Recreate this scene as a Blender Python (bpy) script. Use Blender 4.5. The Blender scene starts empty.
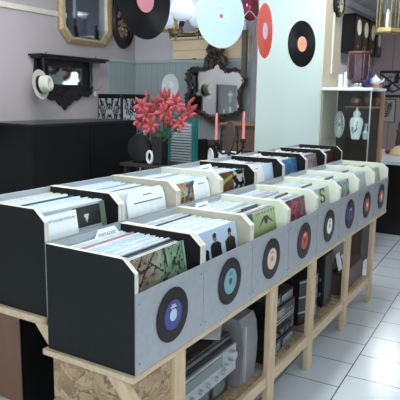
import bpy, bmesh, math, random
from mathutils import Vector, Matrix
random.seed(7)
PI = math.pi
S = bpy.context.scene
C = S.collection

# ---------------------------------------------------------------- camera
cam_d = bpy.data.cameras.new('camera'); cam = bpy.data.objects.new('camera', cam_d); C.objects.link(cam)
r_ = Vector((0.85632725, 0.51618628, 0.01597998)); u_ = Vector((-0.1060447, 0.14547085, 0.98366293)); f_ = Vector((-0.50542868, 0.84403197, -0.17930947))
M = Matrix((r_, u_, -f_)).transposed().to_4x4(); M.translation = Vector((0.86068631, -1.11596445, 1.29906387))
cam.matrix_world = M
cam_d.sensor_fit = 'HORIZONTAL'; cam_d.sensor_width = 36; cam_d.lens = 568.28 / 400 * 36; cam_d.clip_end = 60
S.camera = cam

# ---------------------------------------------------------------- light and exposure
w = bpy.data.worlds.new('World'); S.world = w; w.use_nodes = True
w.node_tree.nodes['Background'].inputs[0].default_value = (.80, .92, 1, 1)
w.node_tree.nodes['Background'].inputs[1].default_value = 1.8
S.view_settings.view_transform = 'Standard'; S.view_settings.look = 'None'
S.view_settings.exposure = 1.36; S.view_settings.gamma = 1; S.view_settings.use_curve_mapping = False
LAMP = 15.0          # strength of the ceiling lamp diffusers

# ---------------------------------------------------------------- materials
def mat(name, col, rough=.6, metal=0, var=0, scale=8, bump=0, emit=0, coat=0, stretch=None, col2=None, detail=4, alpha=None, trans=0):
    m = bpy.data.materials.new(name); m.use_nodes = True; nt = m.node_tree; b = nt.nodes['Principled BSDF']
    b.inputs['Roughness'].default_value = rough; b.inputs['Metallic'].default_value = metal
    b.inputs['Base Color'].default_value = (*col, 1)
    if coat: b.inputs['Coat Weight'].default_value = coat; b.inputs['Coat Roughness'].default_value = .1
    if trans: b.inputs['Transmission Weight'].default_value = trans
    if emit: b.inputs['Emission Color'].default_value = (*col, 1); b.inputs['Emission Strength'].default_value = emit
    if alpha is not None: b.inputs['Alpha'].default_value = alpha
    if var or bump or col2:
        tc = nt.nodes.new('ShaderNodeTexCoord'); mp = nt.nodes.new('ShaderNodeMapping'); nz = nt.nodes.new('ShaderNodeTexNoise')
        nz.inputs['Scale'].default_value = scale; nz.inputs['Detail'].default_value = detail
        if stretch: mp.inputs['Scale'].default_value = stretch
        nt.links.new(tc.outputs['Object'], mp.inputs[0]); nt.links.new(mp.outputs[0], nz.inputs['Vector'])
        if var or col2:
            cr = nt.nodes.new('ShaderNodeValToRGB'); cr.color_ramp.elements[0].position = .3; cr.color_ramp.elements[1].position = .7
            a = col; c2 = col2 or tuple(min(1, c * (1 + var)) for c in col)
            if not col2: a = tuple(c * (1 - var) for c in col)
            cr.color_ramp.elements[0].color = (*a, 1); cr.color_ramp.elements[1].color = (*c2, 1)
            nt.links.new(nz.outputs[0], cr.inputs[0]); nt.links.new(cr.outputs[0], b.inputs['Base Color'])
        if bump:
            bp = nt.nodes.new('ShaderNodeBump'); bp.inputs['Strength'].default_value = bump; bp.inputs['Distance'].default_value = .01
            nt.links.new(nz.outputs[0], bp.inputs['Height']); nt.links.new(bp.outputs[0], b.inputs['Normal'])
    return m

def osb_mat():
    m = bpy.data.materials.new('osb'); m.use_nodes = True; nt = m.node_tree; b = nt.nodes['Principled BSDF']; b.inputs['Roughness'].default_value = .75
    tc = nt.nodes.new('ShaderNodeTexCoord'); nz = nt.nodes.new('ShaderNodeTexNoise'); nz.inputs['Scale'].default_value = 14; nz.inputs['Detail'].default_value = 2
    nz.inputs['Distortion'].default_value = 1.5
    ad = nt.nodes.new('ShaderNodeVectorMath'); ad.operation = 'MULTIPLY_ADD'; ad.inputs[1].default_value = (.12, .12, .12)
    vo = nt.nodes.new('ShaderNodeTexVoronoi'); vo.inputs['Scale'].default_value = 38; vo.feature = 'F1'
    mp = nt.nodes.new('ShaderNodeMapping'); mp.inputs['Scale'].default_value = (1, .55, 1.6); mp.inputs['Rotation'].default_value = (.5, .4, .6)
    nt.links.new(tc.outputs['Object'], nz.inputs['Vector']); nt.links.new(nz.outputs['Color'], ad.inputs[0]); nt.links.new(tc.outputs['Object'], ad.inputs[2])
    nt.links.new(ad.outputs[0], mp.inputs[0]); nt.links.new(mp.outputs[0], vo.inputs['Vector'])
    cr = nt.nodes.new('ShaderNodeValToRGB'); e = cr.color_ramp.elements
    e[0].position = 0; e[0].color = (.10, .055, .030, 1); e[1].position = 1; e[1].color = (.44, .31, .18, 1)
    x = e.new(.35); x.color = (.25, .16, .09, 1)
    nt.links.new(vo.outputs['Color'], cr.inputs[0]); nt.links.new(cr.outputs[0], b.inputs['Base Color'])
    bp = nt.nodes.new('ShaderNodeBump'); bp.inputs['Strength'].default_value = .4; bp.inputs['Distance'].default_value = .004
    nt.links.new(vo.outputs['Color'], bp.inputs['Height']); nt.links.new(bp.outputs[0], b.inputs['Normal'])
    return m

def vinyl_mat(name, col, rough=.22):
    """grooves: fine concentric rings around the disc's own X axis"""
    m = bpy.data.materials.new(name); m.use_nodes = True; nt = m.node_tree; b = nt.nodes['Principled BSDF']
    b.inputs['Base Color'].default_value = (*col, 1); b.inputs['Roughness'].default_value = rough
    tc = nt.nodes.new('ShaderNodeTexCoord'); vm = nt.nodes.new('ShaderNodeVectorMath'); vm.operation = 'MULTIPLY'; vm.inputs[1].default_value = (0, 1, 1)
    ln = nt.nodes.new('ShaderNodeVectorMath'); ln.operation = 'LENGTH'
    mu = nt.nodes.new('ShaderNodeMath'); mu.operation = 'MULTIPLY'; mu.inputs[1].default_value = 3600
    si = nt.nodes.new('ShaderNodeMath'); si.operation = 'SINE'
    bp = nt.nodes.new('ShaderNodeBump'); bp.inputs['Strength'].default_value = .05; bp.inputs['Distance'].default_value = .0003
    tg = nt.nodes.new('ShaderNodeTangent'); tg.direction_type = 'RADIAL'; tg.axis = 'X'; nt.links.new(tg.outputs[0], b.inputs['Tangent']); b.inputs['Anisotropic'].default_value = .85; b.inputs['Specular IOR Level'].default_value = .4
    nt.links.new(tc.outputs['Object'], vm.inputs[0]); nt.links.new(vm.outputs[0], ln.inputs[0]); nt.links.new(ln.outputs['Value'], mu.inputs[0])
    nt.links.new(mu.outputs[0], si.inputs[0]); nt.links.new(si.outputs[0], bp.inputs['Height']); nt.links.new(bp.outputs[0], b.inputs['Normal'])
    return m

def tile_mat():
    m = bpy.data.materials.new('floor_tiles'); m.use_nodes = True; nt = m.node_tree; b = nt.nodes['Principled BSDF']; b.inputs['Roughness'].default_value = .22
    tc = nt.nodes.new('ShaderNodeTexCoord'); sp = nt.nodes.new('ShaderNodeSeparateXYZ'); cb = nt.nodes.new('ShaderNodeCombineXYZ')
    nt.links.new(tc.outputs['Object'], sp.inputs[0])
    def lin(a, b_, k, off):   # a + k*b + off
        m1 = nt.nodes.new('ShaderNodeMath'); m1.operation = 'MULTIPLY_ADD'; m1.inputs[1].default_value = k; nt.links.new(b_, m1.inputs[0]); nt.links.new(a, m1.inputs[2])
        m2 = nt.nodes.new('ShaderNodeMath'); m2.operation = 'ADD'; m2.inputs[1].default_value = off; nt.links.new(m1.outputs[0], m2.inputs[0]); return m2.outputs[0]
    nt.links.new(lin(sp.outputs['Y'], sp.outputs['X'], -.035, -1.278), cb.inputs[0])
    nt.links.new(lin(sp.outputs['X'], sp.outputs['Y'], .035, -.226), cb.inputs[1])
    br = nt.nodes.new('ShaderNodeTexBrick'); br.offset = .5; br.inputs['Scale'].default_value = 1; br.inputs['Brick Width'].default_value = .26; br.inputs['Row Height'].default_value = .27
    br.inputs['Mortar Size'].default_value = .003; br.inputs['Mortar Smooth'].default_value = .1
    br.inputs['Color1'].default_value = (.56, .59, .62, 1); br.inputs['Color2'].default_value = (.52, .55, .58, 1); br.inputs['Mortar'].default_value = (.10, .10, .11, 1)
    nt.links.new(cb.outputs[0], br.inputs['Vector'])
    nz = nt.nodes.new('ShaderNodeTexNoise'); nz.inputs['Scale'].default_value = 40; nz.inputs['Detail'].default_value = 6
    mx = nt.nodes.new('ShaderNodeMix'); mx.data_type = 'RGBA'; mx.blend_type = 'MULTIPLY'; mx.inputs[0].default_value = .04
    nt.links.new(tc.outputs['Object'], nz.inputs['Vector']); nt.links.new(br.outputs['Color'], mx.inputs[6]); nt.links.new(nz.outputs[0], mx.inputs[7])
    nt.links.new(mx.outputs[2], b.inputs['Base Color'])
    b.inputs['Roughness'].default_value = .2
    return m

def board_wall_mat(name, col, dark, width, rough=.6):
    """painted vertical boards: thin dark joints every `width` metres (x+y so it works on both walls)"""
    m = bpy.data.materials.new(name); m.use_nodes = True; nt = m.node_tree; b = nt.nodes['Principled BSDF']; b.inputs['Roughness'].default_value = rough
    tc = nt.nodes.new('ShaderNodeTexCoord'); sp = nt.nodes.new('ShaderNodeSeparateXYZ'); nt.links.new(tc.outputs['Object'], sp.inputs[0])
    a = nt.nodes.new('ShaderNodeMath'); a.operation = 'ADD'; nt.links.new(sp.outputs[0], a.inputs[0]); nt.links.new(sp.outputs[1], a.inputs[1])
    d = nt.nodes.new('ShaderNodeMath'); d.operation = 'DIVIDE'; d.inputs[1].default_value = width; nt.links.new(a.outputs[0], d.inputs[0])
    fr = nt.nodes.new('ShaderNodeMath'); fr.operation = 'FRACT'; nt.links.new(d.outputs[0], fr.inputs[0])
    cr = nt.nodes.new('ShaderNodeValToRGB'); cr.color_ramp.elements[0].position = .03; cr.color_ramp.elements[0].color = (*dark, 1); cr.color_ramp.elements[1].position = .07; cr.color_ramp.elements[1].color = (*col, 1)
    nt.links.new(fr.outputs[0], cr.inputs[0]); nt.links.new(cr.outputs[0], b.inputs['Base Color'])
    return m

def attr_mat(name, rough=.35):
    m = bpy.data.materials.new(name); m.use_nodes = True; nt = m.node_tree; b = nt.nodes['Principled BSDF']; b.inputs['Roughness'].default_value = rough
    at = nt.nodes.new('ShaderNodeVertexColor'); at.layer_name = 'Col'; nt.links.new(at.outputs[0], b.inputs['Base Color']); return m

def mirror_mat():
    return mat('mirror_glass', (.72, .75, .77), .04, 1)
def glass_mat(name='clear_glass', tint=(.96, .97, .96), fac=.93):
    m = bpy.data.materials.new(name); m.use_nodes = True; nt = m.node_tree; nt.nodes.clear()
    o = nt.nodes.new('ShaderNodeOutputMaterial'); t = nt.nodes.new('ShaderNodeBsdfTransparent'); g = nt.nodes.new('ShaderNodeBsdfGlossy'); x = nt.nodes.new('ShaderNodeMixShader')
    t.inputs[0].default_value = (*tint, 1); g.inputs['Roughness'].default_value = .05; x.inputs[0].default_value = 1 - fac
    nt.links.new(t.outputs[0], x.inputs[1]); nt.links.new(g.outputs[0], x.inputs[2]); nt.links.new(x.outputs[0], o.inputs[0]); return m

MT = dict(
    wall_l=mat('lilac_plaster', (.42, .375, .385), .8, var=.05, scale=1.2, bump=.05),
    wall_b=mat('pale_plaster', (.55, .52, .55), .8, var=.04, scale=2),
    wall_far=board_wall_mat('pink_boards', (.34, .27, .27), (.2, .16, .16), .35, .8),
    wall_o=mat('other_walls', (.35, .35, .36), .8, var=.03),
    ceil=mat('ceiling_paint', (.72, .76, .78), .8, var=.02), floor=tile_mat(),
    wains=board_wall_mat('wainscot_paint', (.33, .39, .39), (.22, .27, .27), .085),
    pillar=mat('pillar_paint', (.50, .60, .56), .7, var=.03, scale=2), pillar2=mat('pillar_cream', (.62, .56, .42), .7, var=.03, scale=3),
    cream=mat('cream_trim', (.66, .61, .52), .6, var=.05),
    black=mat('black_laminate', (.005, .0055, .006), .55, var=.15, scale=60, bump=.06),
    black_in=mat('black_board', (.004, .004, .0045), .6, var=.15, scale=40),
    taupe=mat('taupe_board', (.40, .36, .28), .55, var=.06, scale=30),
    cb=mat('cream_board', (.60, .62, .51), .5, var=.04, scale=25),
    edge=mat('pale_board_edge', (.56, .52, .44), .6, var=.08, scale=60),
    steel=mat('grey_panel', (.34, .35, .37), .36, .35, var=.06, scale=50, stretch=(1, 1, 1)),
    backp=mat('grey_back_board', (.36, .40, .43), .4, .2, var=.04, scale=12),
    pine=mat('pine', (.44, .30, .18), .6, col2=(.55, .41, .27), scale=9, stretch=(6, 6, .8), bump=.05),
    pine_h=mat('pine_rail', (.44, .31, .19), .6, col2=(.56, .43, .30), scale=9, stretch=(6, .8, 6), bump=.05),
    osb=osb_mat(), screw=mat('screw_metal', (.25, .25, .26), .35, .9),
    vinyl=vinyl_mat('black_vinyl', (.004, .004, .005), .28), vinyl_w=vinyl_mat('white_vinyl', (.50, .64, .67), .35), vinyl_r=vinyl_mat('red_vinyl', (.72, .10, .07), .35),
    gold=mat('gilt_wood', (.52, .40, .22), .4, .45, var=.2, scale=40, bump=.3), goldp=mat('pale_gilt', (.62, .52, .36), .4, .35, var=.12, scale=50, bump=.2),
    mirror=mirror_mat(), ebony=mat('ebony_carving', (.012, .010, .010), .4, var=.3, scale=30, bump=.5),
    rococo=mat('carved_walnut', (.05, .032, .028), .45, var=.4, scale=40, bump=.6),
    straw=mat('hat_straw', (.62, .60, .52), .8, var=.08, scale=90, bump=.3), ribbon=mat('black_ribbon', (.01, .01, .01), .6),
    brass=mat('aged_brass', (.32, .23, .10), .35, .85, var=.2, scale=30), iron=mat('black_iron', (.015, .014, .016), .45, .5, bump=.2),
    opal=mat('opal_glass', (.72, .78, .86), .25, emit=.08), cran=mat('cranberry_glass', (.35, .03, .06), .12, coat=.6),
    teal=mat('teal_paint', (.012, .16, .15), .45, var=.1), slat=mat('grey_slat', (.42, .48, .50), .5, var=.05),
    petal=mat('coral_petal', (.33, .025, .04), .5, col2=(.50, .085, .10), scale=18), leaf=mat('lily_leaf', (.03, .08, .035), .5, col2=(.08, .16, .07), scale=12),
    stamen=mat('lily_stamen', (.25, .10, .03), .6), bvase=mat('black_vase', (.010, .010, .011), .25, coat=.4),
    pinkwax=mat('pink_wax', (.78, .22, .22), .45), brown=mat('brown_panel', (.17, .085, .050), .55, var=.08, scale=6, stretch=(3, 3, .6)),
    dwood=mat('dark_wood', (.035, .022, .018), .45, var=.3, scale=10, stretch=(1, 1, 8)), mwood=mat('orange_wood', (.36, .19, .10), .5, var=.15, scale=8, stretch=(6, 6, 1)),
    plank=mat('light_plank', (.74, .54, .33), .6, col2=(.82, .66, .46), scale=6, stretch=(.6, 1, 9)),
    dimming=glass_mat('dimming_pane', (.22, .225, .25), .95), white=mat('white_glaze', (.80, .84, .86), .3, var=.03), whitep=mat('white_paint', (.74, .78, .80), .45, var=.02), chrome=mat('chrome', (.7, .7, .72), .15, 1),
    alu=mat('aluminium', (.55, .58, .58), .35, .8), glass=glass_mat(), green_glass=glass_mat('green_glass', (.955, .98, .97), .95),
    copper=mat('copper_glass', (.22, .10, .06), .25, .4, var=.5, scale=14), jar=mat('purple_brown_jar', (.022, .012, .03), .2, scale=25, col2=(.075, .035, .05)),
    cobalt=mat('cobalt_glass', (.03, .03, .30), .2), blacklac=mat('black_lacquer', (.012, .010, .010), .25),
    silver=mat('silver_plastic', (.36, .37, .38), .38, .5, var=.04), grey=mat('grey_plastic', (.17, .16, .175), .5, var=.06), dkgrey=mat('charcoal_plastic', (.014, .014, .016), .4), smoke=mat('smoked_lid', (.035, .028, .027), .4, var=.25, scale=9),
    lcd=mat('dark_display', (.10, .12, .12), .15), paper=mat('paper', (.62, .64, .68), .7, var=.05), umber=mat('umber_veneer', (.085, .06, .05), .5, var=.2, scale=12, stretch=(1, .5, 8)),
    amber=mat('straw_yellow', (.75, .55, .30), .7, var=.08, scale=30), redm=mat('red_glaze', (.30, .02, .02), .25), face=mat('clock_face', (.72, .72, .60), .4),
    art=attr_mat('printed_art'), ink=mat('dark_ink', (.10, .11, .15), .7), frost=mat('pearl_counter', (.56, .59, .64), .3, var=.06, scale=20),
    lamp=mat('lamp_diffuser', (.93, .97, 1), .5, emit=LAMP), frame=mat('lamp_frame', (.7, .7, .7), .4),
    s0=mat('sleeve_white', (.80, .86, .89), .25, var=.04, scale=30), s1=mat('sleeve_pale_blue', (.66, .76, .82), .22, var=.06, scale=30), s2=mat('sleeve_clear', (.84, .87, .88), .2, var=.05, scale=30),
    s3=mat('sleeve_grey', (.36, .40, .44), .3, var=.1, scale=30), s4=mat('sleeve_cream', (.68, .66, .56), .35, var=.08, scale=30), s5=mat('sleeve_dark', (.07, .07, .09), .35, var=.2, scale=30), s6=mat('sleeve_rose', (.45, .25, .28), .35, var=.1, scale=30),
)

# ---------------------------------------------------------------- mesh helpers
class MB:
    def __init__(self): self.bm = bmesh.new()
    def box(self, a, b, bevel=0, mx=None):
        a, b = Vector(a), Vector(b); c = (a + b) / 2; s = b - a
        r = bmesh.ops.create_cube(self.bm, size=1); vs = r['verts']
        bmesh.ops.scale(self.bm, vec=[abs(x) for x in s], verts=vs)
        if bevel:
            es = list({e for v in vs for e in v.link_edges})
            q = bmesh.ops.bevel(self.bm, geom=es, offset=bevel, segments=2, affect='EDGES'); vs = list({v for f in q['faces'] for v in f.verts} | {v for v in vs if v.is_valid})
        if mx: bmesh.ops.transform(self.bm, matrix=mx, verts=vs)
        bmesh.ops.translate(self.bm, vec=c, verts=vs); return self
    def prism(self, pts, axis, lo, hi):
        """2-D polygon extruded along an axis (0,1,2); pts are the other two coordinates in order"""
        def P(p, t):
            v = [0, 0, 0]; o = [i for i in range(3) if i != axis]; v[o[0]], v[o[1]] = p; v[axis] = t; return v
        A = [self.bm.verts.new(P(p, lo)) for p in pts]; B = [self.bm.verts.new(P(p, hi)) for p in pts]
        n = len(pts); self.bm.faces.new(A); self.bm.faces.new(B[::-1])
        for i in range(n): self.bm.faces.new((A[i], B[i], B[(i + 1) % n], A[(i + 1) % n]))
        return self
    def lathe(self, prof, c=(0, 0, 0), axis='Z', n=24, sy=1, mx=None):
        rings = []; c = Vector(c)
        def P(r, z, a):
            x, y = r * math.cos(a), r * math.sin(a) * sy
            v = Vector((x, y, z)) if axis == 'Z' else (Vector((z, x, y)) if axis == 'X' else Vector((y, z, x)))
            if mx: v = mx @ v
            return v + c
        for r, z in prof: rings.append([self.bm.verts.new(P(max(r, 1e-5), z, 2 * PI * i / n)) for i in range(n)])
        for k in range(len(rings) - 1):
            for i in range(n):
                self.bm.faces.new((rings[k][i], rings[k][(i + 1) % n], rings[k + 1][(i + 1) % n], rings[k + 1][i]))
        self.bm.faces.new(rings[0][::-1]); self.bm.faces.new(rings[-1]); return self
    def tube(self, pts, r, n=8, closed=False, flat=1):
        pts = [Vector(p) for p in pts]; N = len(pts); rings = []; up = Vector((0, 0, 1))
        for i, p in enumerate(pts):
            a = pts[i - 1] if (i or closed) else p; b = pts[(i + 1) % N] if (i < N - 1 or closed) else p
            t = (b - a).normalized(); s = t.cross(up)
            if s.length < .05: s = t.cross(Vector((0, 1, 0)))
            s.normalize(); q = s.cross(t); rr = r[i] if isinstance(r, (list, tuple)) else r
            rings.append([self.bm.verts.new(p + s * (rr * math.cos(2 * PI * k / n)) + q * (rr * flat * math.sin(2 * PI * k / n))) for k in range(n)])
        m = N if closed else N - 1
        for i in range(m):
            A, B = rings[i], rings[(i + 1) % N]
            for k in range(n): self.bm.faces.new((A[k], A[(k + 1) % n], B[(k + 1) % n], B[k]))
        if not closed: self.bm.faces.new(rings[0][::-1]); self.bm.faces.new(rings[-1])
        return self
    def ball(self, c, r, s=(1, 1, 1), sub=2, mx=None):
        q = bmesh.ops.create_icosphere(self.bm, subdivisions=sub, radius=r); bmesh.ops.scale(self.bm, vec=s, verts=q['verts'])
        if mx: bmesh.ops.transform(self.bm, matrix=mx, verts=q['verts'])
        bmesh.ops.translate(self.bm, vec=c, verts=q['verts']); return self

def base(o):
    v = Vector((0, 0, 0))
    while o is not None: v += o.location; o = o.parent
    return v
def obj(name, mb, m, parent=None, smooth=False, loc=None, local=False):
    """one mesh object; geometry is given in world metres and shifted into the parent's (or its own) frame"""
    bm = mb.bm; bmesh.ops.recalc_face_normals(bm, faces=bm.faces)
    me = bpy.data.meshes.new(name)
    off = (base(parent) if parent else Vector((0, 0, 0))) + (Vector(loc) if loc else Vector((0, 0, 0)))
    if local: off = Vector((0, 0, 0))
    bmesh.ops.translate(bm, vec=-off, verts=bm.verts); bm.to_mesh(me); bm.free()
    if smooth:
        for p in me.polygons: p.use_smooth = True
        try: me.set_sharp_from_angle(angle=math.radians(38))
        except Exception: pass
    me.materials.append(m); o = bpy.data.objects.new(name, me); C.objects.link(o); o.parent = parent
    if loc: o.location = loc
    return o
def thing(name, label, cat, loc, group=None):
    o = bpy.data.objects.new(name, None); C.objects.link(o); o.location = loc; o.empty_display_size = .05
    o['label'] = label; o['category'] = cat
    if group: o['group'] = group
    return o
def tag(o, label, cat, group=None):
    o['label'] = label; o['category'] = cat
    if group: o['group'] = group
    return o
def struct(name, mb, m): o = obj(name, mb, m); o['kind'] = 'structure'; return o
def copy_tree(o, parent=None):
    c = o.copy(); C.objects.link(c); c.parent = parent
    for ch in [x for x in list(C.objects) if x.parent == o]: copy_tree(ch, c)
    return c

def art_panel(name, parent, fn, origin, du, dv, n, nu=28, nv=28, material=None, vlist=None):
    """a printed sheet with real thickness: grid of coloured cells on its face. origin = lower left corner, du/dv = edge vectors, n = thickness vector (towards viewer)"""
    bm = bmesh.new(); o, du, dv, n = map(Vector, (origin, du, dv, n))
    vl = vlist or [j / nv for j in range(nv + 1)]; nv = len(vl) - 1
    g = [[bm.verts.new(o + n + du * (i / nu) + dv * vl[j]) for i in range(nu + 1)] for j in range(nv + 1)]
    L = bm.loops.layers.color.new('Col')
    for j in range(nv):
        for i in range(nu):
            f = bm.faces.new((g[j][i], g[j][i + 1], g[j + 1][i + 1], g[j + 1][i])); c = fn((i + .5) / nu, (vl[j] + vl[j + 1]) / 2)
            for l in f.loops: l[L] = (c[0], c[1], c[2], 1)
    q = [bm.verts.new(o + a) for a in (Vector(), du, du + dv, dv)]; F = [g[0][0], g[0][-1], g[-1][-1], g[-1][0]]
    fs = [bm.faces.new(q[::-1])]
    for a in range(4): fs.append(bm.faces.new((q[a], q[(a + 1) % 4], F[(a + 1) % 4], F[a])))
    e = fn(.5, 1.01)
    for f in fs:
        for l in f.loops: l[L] = (.62, .68, .72, 1)
    me = bpy.data.meshes.new(name); off = base(parent) if parent else Vector()
    bmesh.ops.translate(bm, vec=-off, verts=bm.verts); bm.to_mesh(me); bm.free(); me.materials.append(material or MT['art'])
    ob = bpy.data.objects.new(name, me); C.objects.link(ob); ob.parent = parent; return ob

def hsh(a, b=0, c=0):
    v = math.sin(a * 127.1 + b * 311.7 + c * 74.7) * 43758.5453; return v - math.floor(v)
def vnoise(x, y, s=0):
    i, j = math.floor(x), math.floor(y); fx, fy = x - i, y - j; fx = fx * fx * (3 - 2 * fx); fy = fy * fy * (3 - 2 * fy)
    a = hsh(i, j, s) * (1 - fx) + hsh(i + 1, j, s) * fx; b = hsh(i, j + 1, s) * (1 - fx) + hsh(i + 1, j + 1, s) * fx
    return a * (1 - fy) + b * fy
def mixc(a, b, t): return tuple(a[i] * (1 - t) + b[i] * t for i in range(3))

for k_ in ('black', 'black_in', 'vinyl'): MT[k_].node_tree.nodes['Principled BSDF'].inputs['Specular IOR Level'].default_value = .28

# ================================================================ SETTING
X0, X1, Y0, Y1, H = -3.4, 3.0, -3.2, 9.2, 2.75
YB = 4.44
struct('floor', MB().box((X0 - .1, Y0 - .1, -.08), (X1 + .1, Y1 + .1, 0)), MT['floor'])
struct('ceiling', MB().box((X0 - .1, Y0 - .1, H), (X1 + .1, Y1 + .1, H + .08)), MT['ceil'])
struct('wall_left', MB().box((X0 - .1, Y0, 0), (X0, YB, H)), MT['wall_l'])
struct('wall_back', MB().box((X0 - .1, YB, 0), (-1.85, YB + .1, 1.99)).box((X0 - .1, YB, 2.68), (-1.85, YB + .1, H)).box((X0 - .1, YB, 1.99), (-2.84, YB + .1, 2.68)).box((-1.96, YB, 1.99), (-1.85, YB + .1, 2.68)), MT['wall_b'])
w2 = struct('window_2', MB().box((-2.84, YB + .03, 1.99), (-2.81, YB + .07, 2.68)).box((-1.99, YB + .03, 1.99), (-1.96, YB + .07, 2.68)).box((-2.81, YB + .03, 1.99), (-1.99, YB + .07, 2.02)).box((-2.81, YB + .03, 2.65), (-1.99, YB + .07, 2.68)).box((-2.42, YB + .03, 2.02), (-2.38, YB + .07, 2.65)), MT['whitep'])
obj('window_pane', MB().box((-2.81, YB + .045, 2.02), (-2.42, YB + .05, 2.65)), MT['dimming'], w2); obj('window_pane', MB().box((-2.38, YB + .045, 2.02), (-1.99, YB + .05, 2.65)), MT['dimming'], w2)  # clear panes with a dark tint added to dim the sky outside
struct('wall_alcove', MB().box((-1.95, YB + .1, 0), (-1.85, Y1, H)), MT['wall_b'])
struct('wall_far', MB().box((-1.95, Y1, 0), (X1, Y1 + .1, H)), MT['wall_far'])
struct('wall_right', MB().box((X1, Y0, 0), (X1 + .1, -2.6, H)).box((X1, .6, 0), (X1 + .1, Y1, H)).box((X1, -2.6, 0), (X1 + .1, .6, .35)).box((X1, -2.6, 2.45), (X1 + .1, .6, H)), MT['wall_o'])
struct('window_3', MB().box((X1 + .05, -2.6, .35), (X1 + .06, .6, 2.45)), MT['glass'])  # unseen window, added to throw daylight on the near front panels
b = MB(); b.box((X0, Y0 - .1, 0), (X1, Y0, .45)).box((X0, Y0 - .1, 2.45), (X1, Y0, H)).box((X0, Y0 - .1, .45), (-1.6, Y0, 2.45)).box((2.7, Y0 - .1, .45), (X1, Y0, 2.45)).box((.45, Y0 - .1, .45), (.6, Y0, 2.45))
struct('wall_front', b, MT['wall_o'])
b = MB(); b.box((-1.6, Y0 - .06, .45), (.45, Y0 - .05, 2.45)).box((.6, Y0 - .06, .45), (2.7, Y0 - .05, 2.45)); struct('window_1', b, MT['glass'])
struct('trim_1', MB().box((X0, 0, 2.055), (X0 + .018, 3.3, 2.105), .004), MT['cream'])
# painted wainscot round the corner of the room, with its cap rail
struct('trim_2', MB().box((X0, 3.93, 0), (X0 + .02, YB, 1.67)).box((X0, YB - .02, 0), (-1.85, YB, 1.67)), MT['wains'])
struct('trim_3', MB().box((X0, 3.93, 1.67), (X0 + .035, YB, 1.70), .004).box((X0, YB - .035, 1.67), (-1.85, YB, 1.70), .004), MT['slat'])
struct('trim_4', MB().box((-1.85, YB + .1, H - .1), (-1.80, Y1, H), .01), MT['ceil'])
# the square pillar behind the racks; its side is panelled in cream
struct('wall_pillar', MB().box((-1.249, 3.3, 0), (-.69, 3.7, H)), MT['pillar'])
struct('trim_5', MB().box((-.69, 3.303, 0), (-.68, 3.7, H)), MT['pillar2'])
tag(obj('cable_duct', MB().box((-.68, 3.49, 1.50), (-.668, 3.515, H - .02), .002), MT['cream']), 'thin cream cable duct running down the cream side of the pillar', 'cable duct')

# lamps in the ceiling (the room's own light)
def ceiling_lamp(x, y, lx, ly, label):
    t = thing('ceiling_light', label, 'ceiling light', (x, y, H))
    obj('lamp_housing', MB().box((x - lx / 2, y - ly / 2, H - .05), (x + lx / 2, y + ly / 2, H), .006), MT['frame'], t)
    obj('diffuser', MB().box((x - lx / 2 + .02, y - ly / 2 + .02, H - .056), (x + lx / 2 - .02, y + ly / 2 - .02, H - .048)), MT['lamp'], t)
ceiling_lamp(-.35, .6, .3, 1.3, 'white ceiling light over the near end of the record racks')
ceiling_lamp(-.35, 2.6, .3, 1.0, 'white ceiling light over the far end of the record racks')
ceiling_lamp(1.7, 4.6, .3, 1.2, 'white ceiling light over the aisle to the dark counter')
ceiling_lamp(-2.3, 1.8, .3, 1.2, 'white ceiling light in front of the gilt mirror wall')
ceiling_lamp(-.8, 7.2, .25, .8, 'white ceiling light before the wall clocks at the far end')

# ================================================================ RECORD RACKS
P = .345; D = .318; HB = .316; HP = .2265; ZF = .565; ZR = .6594; XR = -.318
SP = .016
fronts = ['blue label', 'teal label', 'peach label', 'red label', 'white label', 'violet label', 'salmon label', 'orange label']
rear_desc = ['white card on its front', 'wide white tab card', 'comic-style cover', 'green and brown illustrated cover', 'plain white tab card', 'sky blue cover', 'rosy grey cover', 'dark red cover']
side_out = ['black', 'black_in', 'taupe', 'cb', 'cb', 'cb', 'cb', 'cb', 'cb']          # near face at boundary k, front row
side_rear = ['black', 'black_in', 'taupe', 'cb', 'black_in', 'black_in', 'black_in', 'black_in', 'black_in']
def record_bin(k, row):
    x0 = 0 if row == 'front' else XR - .001; z0 = ZF if row == 'front' else ZR
    y0, y1 = k * P + .0005, (k + 1) * P - .0005
    cols = side_out if row == 'front' else side_rear
    if row == 'front': lab = 'open-topped record bin in the front row with the %s single on its grey panel' % fronts[k]
    else: lab = 'open-topped record bin in the raised rear row holding the %s' % rear_desc[k]
    t = thing('record_bin', lab, 'record bin', (x0, y0, z0), 'record bins of the %s row' % row)
    outline = [(x0 - D, z0), (x0, z0), (x0, z0 + HB - .034), (x0 - .039, z0 + HB), (x0 - D, z0 + HB)]
    for a, c in ((y0, cols[k]), (y1 - SP, cols[k + 1])):
        s = obj('side_panel', MB().prism(outline, 1, a, a + SP), MT[c], t)
        s.data.materials.append(MT['edge'])
        for f in s.data.polygons:
            if abs(f.normal.y) < .5: f.material_index = 1
    obj('back_panel', MB().box((x0 - D, y0 + SP, z0 + .01), (x0 - D + .008, y1 - SP, z0 + HB - .002)), MT['backp'], t)
    obj('base_panel', MB().box((x0 - D, y0 + SP, z0), (x0 - .002, y1 - SP, z0 + .008)), MT['edge'], t)
    f = obj('front_panel', MB().box((x0, y0, z0), (x0 + .004, y1, z0 + HP), .001), MT['steel'], t)
    if row == 'front':
        for yy in (y0 + .014, y1 - .014):
            for zz in (.03, HP - .03):
                obj('screw', MB().lathe([(.0028, 0), (.0028, .0012), (.0015, .0018)], (x0 + .004, yy, z0 + zz), 'X', 10), MT['screw'], f)
    return t
for k in range(8): record_bin(k, 'front')
for k in range(8): record_bin(k, 'rear')

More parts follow.
